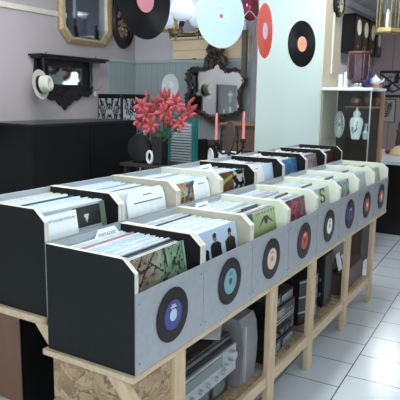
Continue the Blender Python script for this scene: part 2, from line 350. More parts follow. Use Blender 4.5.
# seven-inch singles mounted on the grey panels
label_cols = [((.045, .05, .20), (.38, .50, .58)), ((.15, .29, .32), (.05, .07, .09)), ((.62, .43, .33), (.25, .20, .18)), ((.50, .045, .04), (.15, .02, .02)),
              ((.72, .74, .66), (.30, .30, .20)), ((.05, .045, .26), (.02, .02, .05)), ((.56, .13, .09), (.85, .6, .5)), ((.62, .25, .12), (.85, .7, .5))]
pos = [(.17, .118), (.172, .122), (.17, .118), (.178, .116), (.172, .118), (.175, .118), (.172, .116), (.168, .118)]
def disc(name, r, mvin, mlab, mcen, c, lr=None, cr=None, label=None, cat='record', group=None, rot=0, ring=None, tilt=0):
    o = obj(name, MB().lathe([(r - .001, -.0012), (r, 0), (r - .001, .0012), (r * .36, .0012), (r * .05, .0012)], (0, 0, 0), 'X', 64), mvin, None, True)
    tag(o, label, cat, group)
    lr = lr or r * .33; cr = cr or r * .10
    for s in (1, -1):
        obj('label', MB().lathe([(lr, s * .0011), (lr, s * .0019), (lr * .2, s * .0019)], (0, 0, 0), 'X', 40), mlab, o)
    obj('label_centre', MB().lathe([(cr, -.0022), (cr, .0022)], (0, 0, 0), 'X', 24), mcen, o)
    o.location = c; o.rotation_euler = (tilt, 0, rot); return o
for k in range(8):
    a, c = label_cols[k]; yy, zz = pos[k]
    big = {0: .044, 1: .044, 2: .042}.get(k, .039)
    d = disc('vinyl_single', .0805, MT['vinyl'], mat('label_%d' % k, a, .5), mat('centre_%d' % k, c, .5), (.0066, k * P + yy, ZF + zz), big, .018 if k == 0 else .012,
             'seven-inch vinyl single with %s mounted on a grey bin panel' % fronts[k].replace('label', 'paper label'), 'vinyl single', 'singles on the front panels')
    # printed lines on the label (unreadable small type) and a highlight strip of tape on some discs
    obj('label_print', MB().box((.0018, -.014, .022), (.0023, .014, .026)).box((.0018, -.009, .029), (.0023, .009, .0315)), MT['paper'] if k in (0, 3, 5) else MT['ink'], d, local=True)

# ---------------- LP sleeves
LPS = .285; LPW = .308
def in_disc(u, v, cu, cv, ru, rv): return ((u - cu) / ru) ** 2 + ((v - cv) / rv) ** 2 < 1
def W(v): return (v - .72) / .28          # the part of a cover that stands above its bin panel
def art_f0(u, v):      # weathered street scene: brown-pink left, grey-green right, dark diagonal branches
    v = W(v); b_ = mixc((.46, .36, .31), (.36, .50, .38), min(1, max(0, (u - .42) * 4)))
    c = mixc(b_, (.72, .74, .66), vnoise(u * 16, v * 5, 1) * .6)
    if vnoise(u * 30, v * 10, 7) > .72: c = mixc(c, (.10, .13, .10), .75)
    for a, b2, w_ in (((.22, 0), (.50, 1), .010), ((.30, .95), (.12, .1), .010), ((.62, 0), (.66, 1), .008), ((.05, .35), (.46, .55), .010), ((.74, .1), (.93, .9), .008), ((.40, .7), (.60, .15), .009)):
        dx, dy = b2[0] - a[0], (b2[1] - a[1]) * .27; L = math.hypot(dx, dy); px, py = u - a[0], (v - a[1]) * .27
        if abs(px * dy - py * dx) / L < w_ and -.01 < (px * dx + py * dy) / L < L: c = (.07, .07, .06)
    if u > .97: c = (.60, .68, .62)
    return c
def art_f1(u, v):      # white sleeve, three dark-haired men in dark shirts
    v = W(v) * .27; c = (.70, .77, .84)
    for cu, top in ((.21, .165), (.49, .20), (.83, .195)):
        x = u - cu
        if v < top - .085 and abs(x) < .045 + min(.075, (top - .085 - v) * 2.2): c = (.035, .035, .05)
        if abs(x) < .022 and top - .10 < v < top - .06: c = (.55, .35, .30)
        if in_disc(u, v, cu, top - .045, .038, .045): c = (.62, .40, .34)
        if in_disc(u, v, cu, top - .012, .044, .028): c = (.025, .022, .025)
        if v > top - .05 and .032 < abs(x) < .044 and v < top: c = (.025, .022, .025)
    return c
def art_f2(u, v):      # pale green sleeve with a dark spread-winged shape, teal strip on the left
    v = W(v); c = mixc((.56, .62, .42), (.68, .72, .56), v)
    if u < .34: c = mixc((.08, .32, .30), (.58, .62, .60), vnoise(u * 18, v * 4, 5))
    if .78 < v < .92 and u > .42 and (int(u * 22) % 2): c = (.30, .48, .20)
    x = (u - .70) / .24
    if abs(x) < 1 and abs(v - (.40 + .20 * math.cos(x * 2.8) * (1 if abs(x) > .15 else .8))) < .11 * (1.1 - abs(x)): c = (.10, .09, .07)
    if in_disc(u, v, .70, .45, .05, .2): c = (.09, .08, .06)
    return c
def art_noise(a, b2, c3, s, sc=9):
    def f(u, v):
        v = W(v) * .27; n = vnoise(u * sc, v * sc, s); m_ = vnoise(u * sc * 1.7 + 5, v * sc * 1.7, s + 2)
        return mixc(mixc(a, b2, n), c3, 1 if m_ > .62 else 0)
    return f
def art_f4(u, v):      # cream with fat green lettering S
    v = W(v); c = (.70, .74, .62); x, y = (u - .66) / .30, (v - .55) / .85
    if u > .30:
        y *= 1.6; r1 = math.hypot(x * 1.6, (y - .42) * 1.3); r2 = math.hypot(x * 1.6, (y + .42) * 1.3)
        if (.3 < r1 < .68 and not (x > 0 and y < .42)) or (.3 < r2 < .68 and not (x < 0 and y > -.42)): c = (.10, .26, .06)
    if v < .10: c = (.75, .80, .86)
    return c
def art_card(u, v): return (.76, .83, .89)
def art_r0(u, v):      # pale sleeve carrying a dark square with a pale triangle at its upper right
    v = W(v); c = (.64, .68, .70)
    if .50 < u < .92 and .10 < v < .90: c = mixc((.10, .11, .11), (.22, .23, .22), vnoise(u * 12, v * 4, 9))
    if u >= .92: c = (.40, .45, .40)
    if abs(u - .70) < (v - .25) * .12 and v < .58: c = (.70, .76, .76)
    return c
def art_r2(u, v):      # comic-like panel
    v = W(v) * .27; c = mixc((.70, .70, .62), (.58, .44, .34), vnoise(u * 9, v * 9, 4))
    if vnoise(u * 18, v * 18, 8) > .62: c = (.26, .34, .38)
    if vnoise(u * 16, v * 16, 18) > .70: c = (.58, .18, .13)
    if vnoise(u * 16, v * 16, 28) > .72: c = (.66, .56, .16)
    return c
def art_r3(u, v):
    v = W(v) * .27; c = mixc((.14, .24, .08), (.50, .24, .17), vnoise(u * 9, v * 9, 21))
    if abs(v - .05 - .3 * (u - .1)) < .03: c = (.56, .58, .26)
    if v > .21: c = mixc((.36, .14, .14), (.48, .40, .30), vnoise(u * 9, 3, 2))
    if u > .62: c = (.03, .03, .035) if vnoise(u * 18, v * 18, 31) < .55 else (.70, .72, .70)
    return c
front_art = [art_f0, art_f1, art_f2, art_noise((.10, .08, .10), (.35, .32, .34), (.68, .22, .32), 41), art_f4, art_noise((.55, .60, .58), (.64, .66, .6), (.36, .42, .42), 44), art_noise((.68, .74, .74), (.6, .66, .62), (.66, .7, .7), 46), art_noise((.66, .68, .62), (.6, .6, .52), (.5, .5, .46), 47)]
rear_art = [art_r0, art_card, art_r2, art_r3, art_card, art_noise((.16, .34, .50), (.30, .50, .66), (.40, .55, .68), 51), art_noise((.55, .48, .50), (.42, .36, .38), (.62, .55, .56), 53), art_noise((.20, .04, .05), (.32, .10, .12), (.10, .05, .07), 55)]
front_cov = ['weathered brown and green street-scene cover', 'white cover showing three dark-haired men', 'pale green cover with a dark bat-like shape', 'dark cover with pink patch', 'cream cover with bold green lettering', 'mottled grey-white cover', 'plain whitish cover', 'plain cream cover']
rear_cov = ['cover with a dark square and pale triangle', 'white sleeve behind the wide tab card', 'comic-style cover in red, yellow and slate', 'green and brown illustrated cover', 'white sleeve', 'sky blue cover', 'rosy grey cover', 'dark red cover']
TILT = math.radians(9.5)
def sleeve_mesh(m, th):
    bm = MB().box((-th, 0, 0), (0, LPW, LPS)); me = bpy.data.meshes.new('lp_record'); bm.bm.to_mesh(me); bm.bm.free(); me.materials.append(m); return me
SM = [sleeve_mesh(MT[s], .0078) for s in ('s0', 's1', 's2', 's0', 's1', 's3', 's4', 's5', 's2', 's6')]
counts = {'front': [24, 22, 20, 18, 16, 16, 14, 14], 'rear': [22, 20, 20, 18, 16, 16, 14, 14]}
for row in ('front', 'rear'):
    x0 = 0 if row == 'front' else XR - .001; z0 = (ZF if row == 'front' else ZR) + .0085
    for k in range(8):
        n = counts[row][k]; ys = k * P + SP + .002; span = .246
        desc = ('front-row bin with the %s single' % fronts[k]) if row == 'front' else ('rear-row bin holding the %s' % rear_desc[k])
        dx = span / (n - 1)
        for i in range(n):
            jit = random.uniform(-1, 1); jy = random.uniform(0, .0045)
            tl = TILT + (.008 * jit if i else 0)
            xb = x0 - .010 - i * dx - .004
            if i == 0:
                art = front_art[k] if row == 'front' else rear_art[k]
                o = art_panel('lp_record', None, art, (-.004, 0, 0), (0, LPW, 0), (0, 0, LPS), (.004, 0, 0), 72, 0, vlist=[0, .35] + [.70 + .30 * q / 26 for q in range(27)])
                tag(o, 'LP with %s, foremost in its %s row bin' % ((front_cov if row == 'front' else rear_cov)[k], row), 'record', 'foremost LPs of the bins')
            else:
                pick = random.choices(range(10), weights=[6, 6, 5, 4, 4, 2.2, 1.2, 1.2, 3, .5])[0]
                if row == 'front' and k == 0 and i in (3, 4): pick = 7
                if row == 'front' and k == 0 and i == 2: pick = 6
                o = bpy.data.objects.new('lp_record', SM[pick]); C.objects.link(o)
                tag(o, 'sleeved LP filed in the %s' % desc, 'record', 'LPs filed in the %s' % desc)
            o.location = (xb, ys + jy, z0 + random.uniform(0, .007)); o.rotation_euler = (0, -tl, 0)

# plastic index cards and their printed lines
def text_mesh(body, size, name, m, parent, mx):
    cu = bpy.data.curves.new(name, 'FONT'); cu.body = body; cu.size = size; cu.align_x = 'CENTER'; cu.extrude = .0003
    to = bpy.data.objects.new(name, cu); C.objects.link(to); dg = bpy.context.evaluated_depsgraph_get()
    me = bpy.data.meshes.new_from_object(to.evaluated_get(dg)); bpy.data.objects.remove(to); me.materials.clear(); me.materials.append(m)
    me.transform(mx); o = bpy.data.objects.new(name, me); C.objects.link(o); o.parent = parent; return o
FACE = Matrix(((0, 0, 1, 0), (1, 0, 0, 0), (0, 1, 0, 0), (0, 0, 0, 1)))   # text XY -> local YZ, facing +X
def index_card(row, k, x, y0, wd, h, label, lines=(), text=None, tsize=.012, tz=.02, tilt=TILT, square=False):
    zb = (ZF if row == 'front' else ZR) + .0085
    pts = [(0, 0), (wd, 0), (wd, h - .03), (wd - .022, h), (.022, h), (0, h - .03)]
    if square: pts = [(0, 0), (wd, 0), (wd, h), (0, h)]
    o = obj('index_card', MB().prism(pts, 0, -.0012, 0), MT['s2'], None)
    for (a, b2, zz, th) in lines: obj('printed_line', MB().box((0, a, zz), (.0006, b2, zz + th)), MT['ink'], o)
    if text: text_mesh(text, tsize, 'printed_text', MT['ink'], o, Matrix.Translation((.0003, wd / 2, h - tz)) @ FACE)
    tag(o, label, 'index card', 'white index cards among the records'); o.location = (x, y0, zb); o.rotation_euler = (0, -tilt, 0); return o
def xb(row, k, i): return (0 if row == 'front' else XR - .001) - .010 - i * (.246 / (counts[row][k] - 1)) + .0002
index_card('front', 0, xb('front', 0, 23) + .0006, .19, .125, .312, 'white index card with PORTUGUESE tab at the back of the blue-label bin', text='PORTUGUESE', tsize=.014, tz=.024)
o = index_card('rear', 0, -.3255, .044, .140, .280, 'tall white card printed PORTUGUESE POPULAR in the nearest rear bin', text='PORTUGUESE POPULAR', tsize=.0112, tz=.024, tilt=TILT, square=True)
index_card('rear', 1, -.3255, P + .09, .235, .300, 'wide white tab card with two dark lines in the second rear bin', [(.10, .15, .275, .004), (.04, .215, .250, .004), (.02, .225, .160, .007)], tilt=TILT)
index_card('rear', 2, -.3255, 2 * P + .19, .13, .295, 'white card at the right of the comic-style cover', [(.04, .09, .268, .004)], tilt=TILT)
index_card('rear', 3, xb('rear', 3, 8), 3 * P + .09, .14, .318, 'white tab card standing above the green and brown illustrated cover', [(.04, .1, .298, .004)])
index_card('rear', 4, -.3245, 4 * P + .03, .16, .297, 'plain white tab card foremost in the fifth rear bin', [(.05, .10, .275, .004)], tilt=TILT)
index_card('rear', 5, xb('rear', 5, 10), 5 * P + .08, .13, .315, 'white tab card behind the sky blue cover', [(.03, .08, .297, .004)])
index_card('rear', 6, xb('rear', 6, 10), 6 * P + .10, .12, .312, 'white tab card behind the rosy grey cover', [(.03, .08, .295, .004)])
index_card('front', 2, xb('front', 2, 17), 2 * P + .05, .13, .315, 'white tab card at the back of the peach-label bin', [(.04, .1, .296, .004)])
# dark printed rims of covers sticking up in the far front-row bins
for k in (2, 3, 4, 5, 6):
    i = 5
    o = obj('lp_record', MB().box((-.006, 0, 0), (0, LPS * .5, LPS + .014), .002), MT['s5']); tag(o, 'tall black-spined LP standing proud in the %s bin' % fronts[k], 'record')
    o.location = (xb('front', k, i) + .0057, k * P + .15, ZF + .0085); o.rotation_euler = (0, -TILT, 0)

# ---------------- wooden stand
YE = 8 * P
st = thing('display_stand', 'rough pine and chipboard stand carrying both rows of record bins', 'display stand', (0, 0, 0))
obj('base_rail', MB().box((-.330, -.012, .547), (.004, YE + .01, .5645), .001), MT['pine_h'], st)
obj('base_rail', MB().box((-.655, -.012, .637), (-.332, YE + .01, .6588), .001), MT['pine_h'], st)
for y0, y1 in ((.190, .255), (.885, .955), (1.352, 1.418), (1.918, 1.985), (2.462, 2.530)):
    obj('post', MB().box((-.024, y0, 0), (.0, y1, .5465), .003), MT['pine'], st)
    obj('post', MB().box((-.33, y0, 0), (-.29, y1, .5465), .003), MT['pine'], st)
    if y0 > .3: obj('post', MB().box((-.655, y0 + .15, 0), (-.61, y1 + .15, .6365), .003), MT['pine'], st)
for y0, y1 in ((.256, .884), (.956, 1.351), (1.419, 1.917), (1.986, 2.461)):
    obj('shelf_board', MB().box((-.60, y0, .158), (-.0255, y1, .178)), MT['osb'], st)
    obj('shelf_rail', MB().box((-.025, y0, .125), (-.006, y1, .178), .002), MT['pine_h'], st)
obj('side_board', MB().box((-.312, .012, 0), (-.012, .028, .5465)), MT['osb'], st)
obj('side_board', MB().box((-.026, .03, 0), (-.012, .188, .5465)), MT['osb'], st)
obj('brace', MB().prism([(-.085, .5465), (-.035, .5465), (.085, .42), (.085, .36)], 1, -.012, .010), MT['pine'], st)
obj('brace', MB().prism([(-.40, .6365), (-.345, .6365), (-.255, .5465), (-.315, .5465)], 1, .014, .05), MT['pine'], st)
obj('back_board', MB().box((-.66, .19, .05), (-.656, YE - .2, .6365)), MT['black_in'], st)  # black sheet added so the space under the racks reads as dark shade

# ================================================================ HI-FI UNDER THE RACK
ZS = .1785
def knob(c, r, d, m, par, n=18): return obj('knob', MB().lathe([(r, 0), (r * .92, d * .7), (r * .8, d)], c, 'X', n), m, par, True)
# silver music centre with smoked lid, first bay
def hifi_silver():
    t = thing('music_centre', 'silver music centre with smoked turntable lid in the nearest bay', 'stereo', (-.25, .5, ZS))
    y0, y1 = .262, .70; xf = -.055; zb, zt = .275, .395
    obj('cassette_deck', MB().box((-.48, y0, ZS), (xf - .03, y1, zb - .002), .006), MT['dkgrey'], t)
    for yy in (.33, .45, .57): obj('deck_window', MB().box((xf - .03, yy, .20), (xf - .024, yy + .09, .255), .002), MT['lcd'], t)
    obj('chassis', MB().box((-.48, y0, zb), (xf - .012, y1, zt), .005), MT['dkgrey'], t)
    f = obj('faceplate', MB().box((xf - .012, y0, zb), (xf, y1, zt - .012), .002), MT['silver'], t)
    obj('display', MB().box((xf, y0 + .03, zb + .056), (xf + .002, y1 - .11, zt - .022), .001), MT['lcd'], t)
    for j in range(6): knob((xf, y0 + .06 + j * .055, zb + .027), .010, .014, MT['silver'], t)
    knob((xf, y1 - .045, zb + .075), .022, .02, MT['silver'], t); knob((xf, y1 - .085, zb + .045), .012, .016, MT['silver'], t)
    l = obj('lid', MB().box((-.47, y0 + .01, zt), (xf - .015, y1 - .01, zt + .03), .008), MT['smoke'], t)
    obj('platter', MB().lathe([(.15, 0), (.15, .012), (.145, .014)], (-.26, .45, zt + .0302), 'Z', 40), MT['dkgrey'], t)
    tag(obj('paper_leaflet', MB().box((-.09, -.08, 0), (.09, .08, .002), mx=Matrix.Rotation(.45, 3, 'Z')), MT['paper']), 'grey printed leaflet lying on the music centre lid', 'paper').location = (-.17, .60, zt + .0465)
hifi_silver()
t = thing('loudspeaker', 'grey plastic loudspeaker with curved side in the nearest bay', 'loudspeaker', (-.15, .78, ZS))
pts = [(-.30, ZS), (-.055, ZS), (-.045, .26), (-.042, .34), (-.050, .42), (-.065, .455), (-.30, .475)]
obj('cabinet', MB().prism(pts, 1, .735, .862), MT['grey'], t)
obj('grille', MB().box((-.05, .742, .20), (-.038, .755, .43), .002), MT['silver'], t)
# stacked black separates in second bay
def separate(x, y0, y1, z0, z1, label, style):
    t = thing('stereo_component', label, 'stereo', (x - .15, (y0 + y1) / 2, z0), 'black stereo components under the rack')
    obj('case', MB().box((x - .30, y0, z0), (x - .008, y1, z1), .004), MT['dkgrey'], t)
    f = obj('faceplate', MB().box((x - .008, y0, z0 + .002), (x, y1, z1 - .002), .002), MT['dkgrey'], t)
    w_ = y1 - y0; h = z1 - z0
    if style == 'amp':
        for j in range(3): knob((x, y0 + w_ * (.45 + .17 * j), z0 + h * .45), min(.019, h * .28), .018, MT['dkgrey'], t)
        obj('trim_strip', MB().box((x, y0 + .01, z1 - .012), (x + .002, y1 - .01, z1 - .007)), MT['silver'], t)
    elif style == 'tuner':
        obj('display', MB().box((x, y0 + w_ * .08, z0 + h * .35), (x + .002, y0 + w_ * .6, z0 + h * .8)), MT['lcd'], t)
        for j in range(5): obj('button', MB().box((x, y0 + w_ * (.64 + j * .065), z0 + h * .3), (x + .004, y0 + w_ * (.675 + j * .065), z0 + h * .55), .001), MT['grey'], t)
        obj('trim_strip', MB().box((x, y0 + .01, z0 + .006), (x + .002, y1 - .01, z0 + .010)), MT['silver'], t)
    else:
        for a in (.08, .54): obj('tape_door', MB().box((x, y0 + w_ * a, z0 + h * .25), (x + .004, y0 + w_ * (a + .38), z0 + h * .85), .002), MT['lcd'], t)
        obj('trim_strip', MB().box((x, y0 + .01, z0 + h * .12), (x + .003, y1 - .01, z0 + h * .18)), MT['grey'], t)
separate(-.05, .965, 1.29, ZS, .245, 'black cassette deck at the bottom of the stack in the second bay', 'deck')
separate(-.055, .965, 1.29, .246, .325, 'black amplifier with round knobs in the stack in the second bay', 'amp')
separate(-.05, .965, 1.28, .326, .392, 'black tuner above the amplifier in the second bay', 'tuner')
separate(-.06, .97, 1.28, .393, .445, 'black player on top of the stack in the second bay', 'deck')
# mini hi-fi with three bulging silver-edged fronts, third bay
for j, nm in enumerate(('lowest', 'middle', 'topmost')):
    z0 = ZS + j * .079; y0, y1 = 1.44, 1.70
    t = thing('mini_hifi_unit', '%s bow-fronted black mini hi-fi unit in the third bay' % nm, 'stereo', (-.15, 1.57, z0), 'mini hi-fi stack')
    arc = [(-.32, y0), (-.09, y0)] + [(-.09 + .035 * math.sin(PI * i / 8), y0 + (y1 - y0) * i / 8) for i in range(1, 8)] + [(-.09, y1), (-.32, y1)]
    obj('case', MB().prism(arc, 2, z0, z0 + .078), MT['dkgrey'], t, True)
    arc2 = [(-.089 + .036 * math.sin(PI * i / 8), y0 + (y1 - y0) * i / 8) for i in range(9)]
    obj('silver_rim', MB().prism(arc2 + [(a - .004, b_) for a, b_ in arc2[::-1]], 2, z0 + .062, z0 + .070), MT['silver'], t)
    obj('display', MB().prism([(a + .001, b_) for a, b_ in arc2[2:7]] + [(a - .004, b_) for a, b_ in arc2[2:7][::-1]], 2, z0 + .022, z0 + .054), MT['grey'], t)
    knob((-.062, y1 - .05, z0 + .03), .012, .008, MT['dkgrey'], t)
t = thing('loudspeaker', 'tall black loudspeaker beside the bow-fronted mini hi-fi', 'loudspeaker', (-.15, 1.8, ZS))
obj('cabinet', MB().box((-.32, 1.72, ZS), (-.07, 1.87, .49), .006), MT['black_in'], t)
obj('grille', MB().box((-.07, 1.73, ZS + .01), (-.06, 1.86, .48), .004), MT['dkgrey'], t)
# last bay: brown box, grey unit, white labels
t = thing('storage_box', 'dark brown wooden box on the shelf of the farthest bay', 'box', (-.2, 2.22, ZS))
obj('box_body', MB().box((-.42, 2.0, ZS), (-.045, 2.45, .30), .003), MT['umber'], t)
obj('lid', MB().box((-.425, 1.995, .3005), (-.042, 2.455, .31), .002), MT['dwood'], t)
t = thing('desktop_radio', 'grey slanted radio set standing on the dark brown box', 'radio', (-.2, 2.2, .3105))
obj('radio_body', MB().prism([(-.36, .3105), (-.11, .3105), (-.14, .45), (-.36, .47)], 1, 2.04, 2.32), MT['grey'], t)
obj('radio_dial', MB().box((-.135, 2.08, .34), (-.115, 2.26, .37)), MT['lcd'], t)
o = tag(obj('price_card', MB().box((0, -.035, 0), (.002, .035, .10)), MT['paper']), 'white paper card leaning on the front of the grey radio', 'card'); o.location = (-.075, 2.06, .3115); o.rotation_euler = (0, -.25, .0)
o = tag(obj('price_card', MB().box((0, -.03, 0), (.002, .03, .075)), MT['paper']), 'small crumpled white card beside the larger card on the brown box', 'card'); o.location = (-.065, 2.155, .3115); o.rotation_euler = (0, -.5, .2)
# dark things beneath the raised rear row
t = thing('storage_cabinet', 'brown wooden cabinet standing behind the near end of the stand', 'cabinet', (-1.1, .55, 0))
obj('cabinet_body', MB().box((-1.35, .4, 0), (-.80, .8, .62), .003), MT['brown'], t)
obj('cabinet_top', MB().box((-1.36, .39, .6205), (-.79, .81, .64), .003), MT['dwood'], t)
tag(obj('black_block', MB().box((-.785, .43, 0), (-.67, .95, .60), .01), MT['black_in']), 'plain black block filling the gap between the brown cabinet and the stand', 'case')  # plain black block that fills the gap beside the stand

# ================================================================ LEFT SIDE: BLACK CABINETS
zc = 1.045
for j, (y0, y1, lab) in enumerate(((2.262, 2.960, 'nearer of two plain black cabinets below the ebony wall shelf'), (2.963, 3.687, 'farther plain black cabinet beside the damask panels'))):
    t = thing('black_cabinet', lab, 'cabinet', (-3.1, (y0 + y1) / 2, 0), 'black cabinets along the left wall')
    obj('cabinet_body', MB().box((X0 + .01, y0, .05), (-2.82, y1, zc - .018), .002), MT['black'], t)
    obj('plinth', MB().box((X0 + .02, y0 + .02, 0), (-2.86, y1 - .02, .05)), MT['black_in'], t)
    obj('door', MB().box((-2.82, y0 + .003, .055), (-2.802, y1 - .003, zc - .020), .002), MT['black'], t)
    obj('top_board', MB().box((X0 + .005, y0, zc - .018), (-2.80, y1, zc), .003), mat('black_satin_top', (.02, .022, .025), .3) if j == 0 else bpy.data.materials['black_satin_top'], t)

# damask canvases
def art_damask(s):
    def f(u, v):
        x = abs(u - .5) * 2; n = vnoise(x * 9, v * 22, s); r = math.hypot(x * .9, (v - .55) * 2.6)
        c = (.05, .05, .06)
        if math.sin(r * 44 + 4 * math.sin(7 * math.atan2(v - .55, x + .01))) > .1: c = (.60, .61, .64)
        if n > .60: c = (.70, .71, .73)
        if n < .30: c = (.03, .03, .035)
        if v > .96 or u < .03 or u > .97: c = (.04, .04, .04)
        return c
    return f
for j, (x0, x1, lab) in enumerate(((-3.395, -3.065, 'black and white damask panel nearer the left wall'), (-3.055, -2.72, 'black and white damask panel half hidden by the red lilies'))):
    t = thing('damask_panel', lab, 'decorative panel', ((x0 + x1) / 2, 3.78, 0), 'damask panels behind the black cabinets')
    obj('panel_frame', MB().box((x0, 3.762, 0), (x1, 3.80, 1.31), .003), MT['ebony'], t)
    art_panel('panel_print', t, art_damask(j * 7 + 1), (x0 + .006, 3.762, .30), (x1 - x0 - .012, 0, 0), (0, 0, 1.0), (0, -.004, 0), 36, 110)

# ================================================================ LEFT WALL
# gilt octagonal mirror
def octo(y0, y1, z0, z1, c): return [(y0 + c, z0), (y1 - c, z0), (y1, z0 + c), (y1, z1 - c), (y1 - c, z1), (y0 + c, z1), (y0, z1 - c), (y0, z0 + c)]
def ring_prism(mb, A, B, x0, x1):
    bm = mb.bm; n = len(A)
    va = [[bm.verts.new((x, *p)) for p in Q] for Q, x in ((A, x0), (A, x1 * .0 + x0 + (x1 - x0) * .6), (B, x1), (B, x0))]
    for r in range(4):
        R, T = va[r], va[(r + 1) % 4]
        for i in range(n): bm.faces.new((R[i], R[(i + 1) % n], T[(i + 1) % n], T[i]))
t = thing('octagonal_mirror', 'large octagonal gilt-framed mirror high on the left wall', 'mirror', (X0, 3.58, 1.82))
y0, y1, z0, z1 = 3.178, 3.995, 1.815, 2.60
m_ = MB(); ring_prism(m_, octo(y0, y1, z0, z1, .12), octo(y0 + .04, y1 - .04, z0 + .03, z1 - .03, .11), X0 + .002, X0 + .05); obj('frame', m_, MT['gold'], t)
m_ = MB(); ring_prism(m_, octo(y0 + .04, y1 - .04, z0 + .03, z1 - .03, .11), octo(y0 + .085, y1 - .085, z0 + .065, z1 - .065, .10), X0 + .002, X0 + .035); obj('inner_frame', m_, MT['goldp'], t)
oc = octo(y0 + .062, y1 - .062, z0 + .048, z1 - .048, .105); m_ = MB()
for i in range(8):
    a, b_ = Vector(oc[i]), Vector(oc[(i + 1) % 8]); n = max(2, int((b_ - a).length / .022))
    for q in range(n): p = a.lerp(b_, q / n); m_.ball((X0 + .042, p.x, p.y), .008, sub=1)
obj('beading', m_, MT['goldp'], t, True)
obj('mirror_glass', MB().prism(octo(y0 + .08, y1 - .08, z0 + .06, z1 - .06, .10), 0, X0 + .004, X0 + .012), MT['mirror'], t)

# oval floral picture in a black frame
t = thing('oval_picture', 'oval flower picture in a black frame between gilt mirror and corner', 'picture', (X0, 4.2, 1.83))
yc, zc2, a, b2 = 4.205, 2.15, .205, .325
def ell(cy, cz, a_, b_, n=48): return [(cy + a_ * math.cos(2 * PI * i / n), cz + b_ * math.sin(2 * PI * i / n)) for i in range(n)]
m_ = MB(); ring_prism(m_, ell(yc, zc2, a, b2), ell(yc, zc2, a * .90, b2 * .93), X0 + .002, X0 + .045); obj('frame', m_, MT['ebony'], t, True)
m_ = MB(); ring_prism(m_, ell(yc, zc2, a * .90, b2 * .93), ell(yc, zc2, a * .74, b2 * .82), X0 + .002, X0 + .03); obj('inner_frame', m_, MT['dwood'], t, True)
obj('picture_ground', MB().prism(ell(yc, zc2, a * .76, b2 * .84), 0, X0 + .002, X0 + .010), MT['blacklac'], t)
rg = random.Random(3)
for nm, mm, n, sc in (('painted_leaves', mat('painted_green', (.13, .15, .08), .6), 16, .030), ('painted_roses', mat('painted_rose', (.38, .10, .10), .6), 11, .030), ('painted_blossom', mat('painted_cream', (.60, .56, .42), .6), 2, .022)):
    m_ = MB()
    for q in range(n):
        an = rg.uniform(0, 2 * PI); rr = rg.uniform(0, 1) ** .6
        yy = yc + .085 * rr * math.cos(an); zz = zc2 - .03 + (.17 if nm != 'painted_blossom' else .03) * rr * math.sin(an) - (.07 if nm == 'painted_blossom' else 0)
        m_.ball((X0 + .011, yy, zz), sc, (.12, 1, .8), 1)
    obj(nm, m_, mm, t, True)

# ebony wall shelf with small mirror
t = thing('wall_shelf', 'carved ebony wall shelf with a small mirror on the left wall', 'wall shelf', (X0, 3.3, 1.2))
obj('shelf_board', MB().box((X0, 2.78, 1.652), (-3.22, 3.76, 1.672), .004).box((X0, 2.81, 1.632), (-3.24, 3.73, 1.652), .004), MT['ebony'], t)
out = [(2.86, 1.64), (2.84, 1.50), (2.86, 1.42), (2.83, 1.33), (2.90, 1.28), (2.98, 1.29), (3.04, 1.24), (3.12, 1.235), (3.16, 1.19), (3.20, 1.18), (3.235, 1.135), (3.27, 1.18), (3.31, 1.19), (3.36, 1.235), (3.44, 1.245), (3.50, 1.29), (3.58, 1.27), (3.65, 1.32), (3.63, 1.42), (3.65, 1.50), (3.64, 1.64)]
obj('back_board', MB().prism(out, 0, X0 + .001, X0 + .03), MT['ebony'], t)
m_ = MB(); rg = random.Random(5)
for i in range(70):
    yy = rg.uniform(2.87, 3.62); zz = rg.uniform(1.22, 1.62)
    if 2.98 < yy < 3.49 and zz > 1.375: continue
    if zz < 1.29 and abs(yy - 3.235) > .26 - (1.29 - zz) * 2: continue
    pts = [(X0 + .034, yy + .022 * math.cos(a_) * (1 - a_ / 9), zz + .022 * math.sin(a_) * (1 - a_ / 9)) for a_ in [q * .7 for q in range(9)]]
    m_.tube(pts, .006, 5)
obj('scroll_carving', m_, MT['ebony'], t, True)
m_ = MB(); m_.box((X0 + .03, 2.975, 1.37), (X0 + .05, 3.495, 1.397), .004).box((X0 + .03, 2.975, 1.566), (X0 + .05, 3.495, 1.59), .004).box((X0 + .03, 2.975, 1.397), (X0 + .05, 3.0, 1.566), .004).box((X0 + .03, 3.47, 1.397), (X0 + .05, 3.495, 1.566), .004)
obj('mirror_frame', m_, MT['ebony'], t)
obj('mirror_glass', MB().box((X0 + .03, 3.0, 1.397), (X0 + .036, 3.47, 1.566)), MT['mirror'], t)
for yy in (2.91, 3.58): obj('column', MB().lathe([(.018, 0), (.026, .02), (.014, .05), (.022, .12), (.013, .20), (.024, .25), (.026, .28)], (-3.33, yy, 1.352), 'Z', 12), MT['ebony'], t, True)
obj('hook', MB().tube([(X0 + .03, 3.62, 1.34), (-3.31, 3.64, 1.34), (-3.28, 3.66, 1.36), (-3.27, 3.67, 1.385)], .004, 6), MT['brass'], t)
for yy in (2.95, 3.66): obj('finial', MB().lathe([(.008, 0), (.012, .006), (.004, .014), (.009, .02), (.001, .03)], (-3.33, yy, 1.672), 'Z', 10), MT['brass'], t, True)
tag(obj('price_tag', MB().box((-3.325, 3.615, 1.285), (-3.322, 3.65, 1.335)), MT['paper']), 'tiny white price tag hanging at the right of the ebony wall shelf', 'price tag')

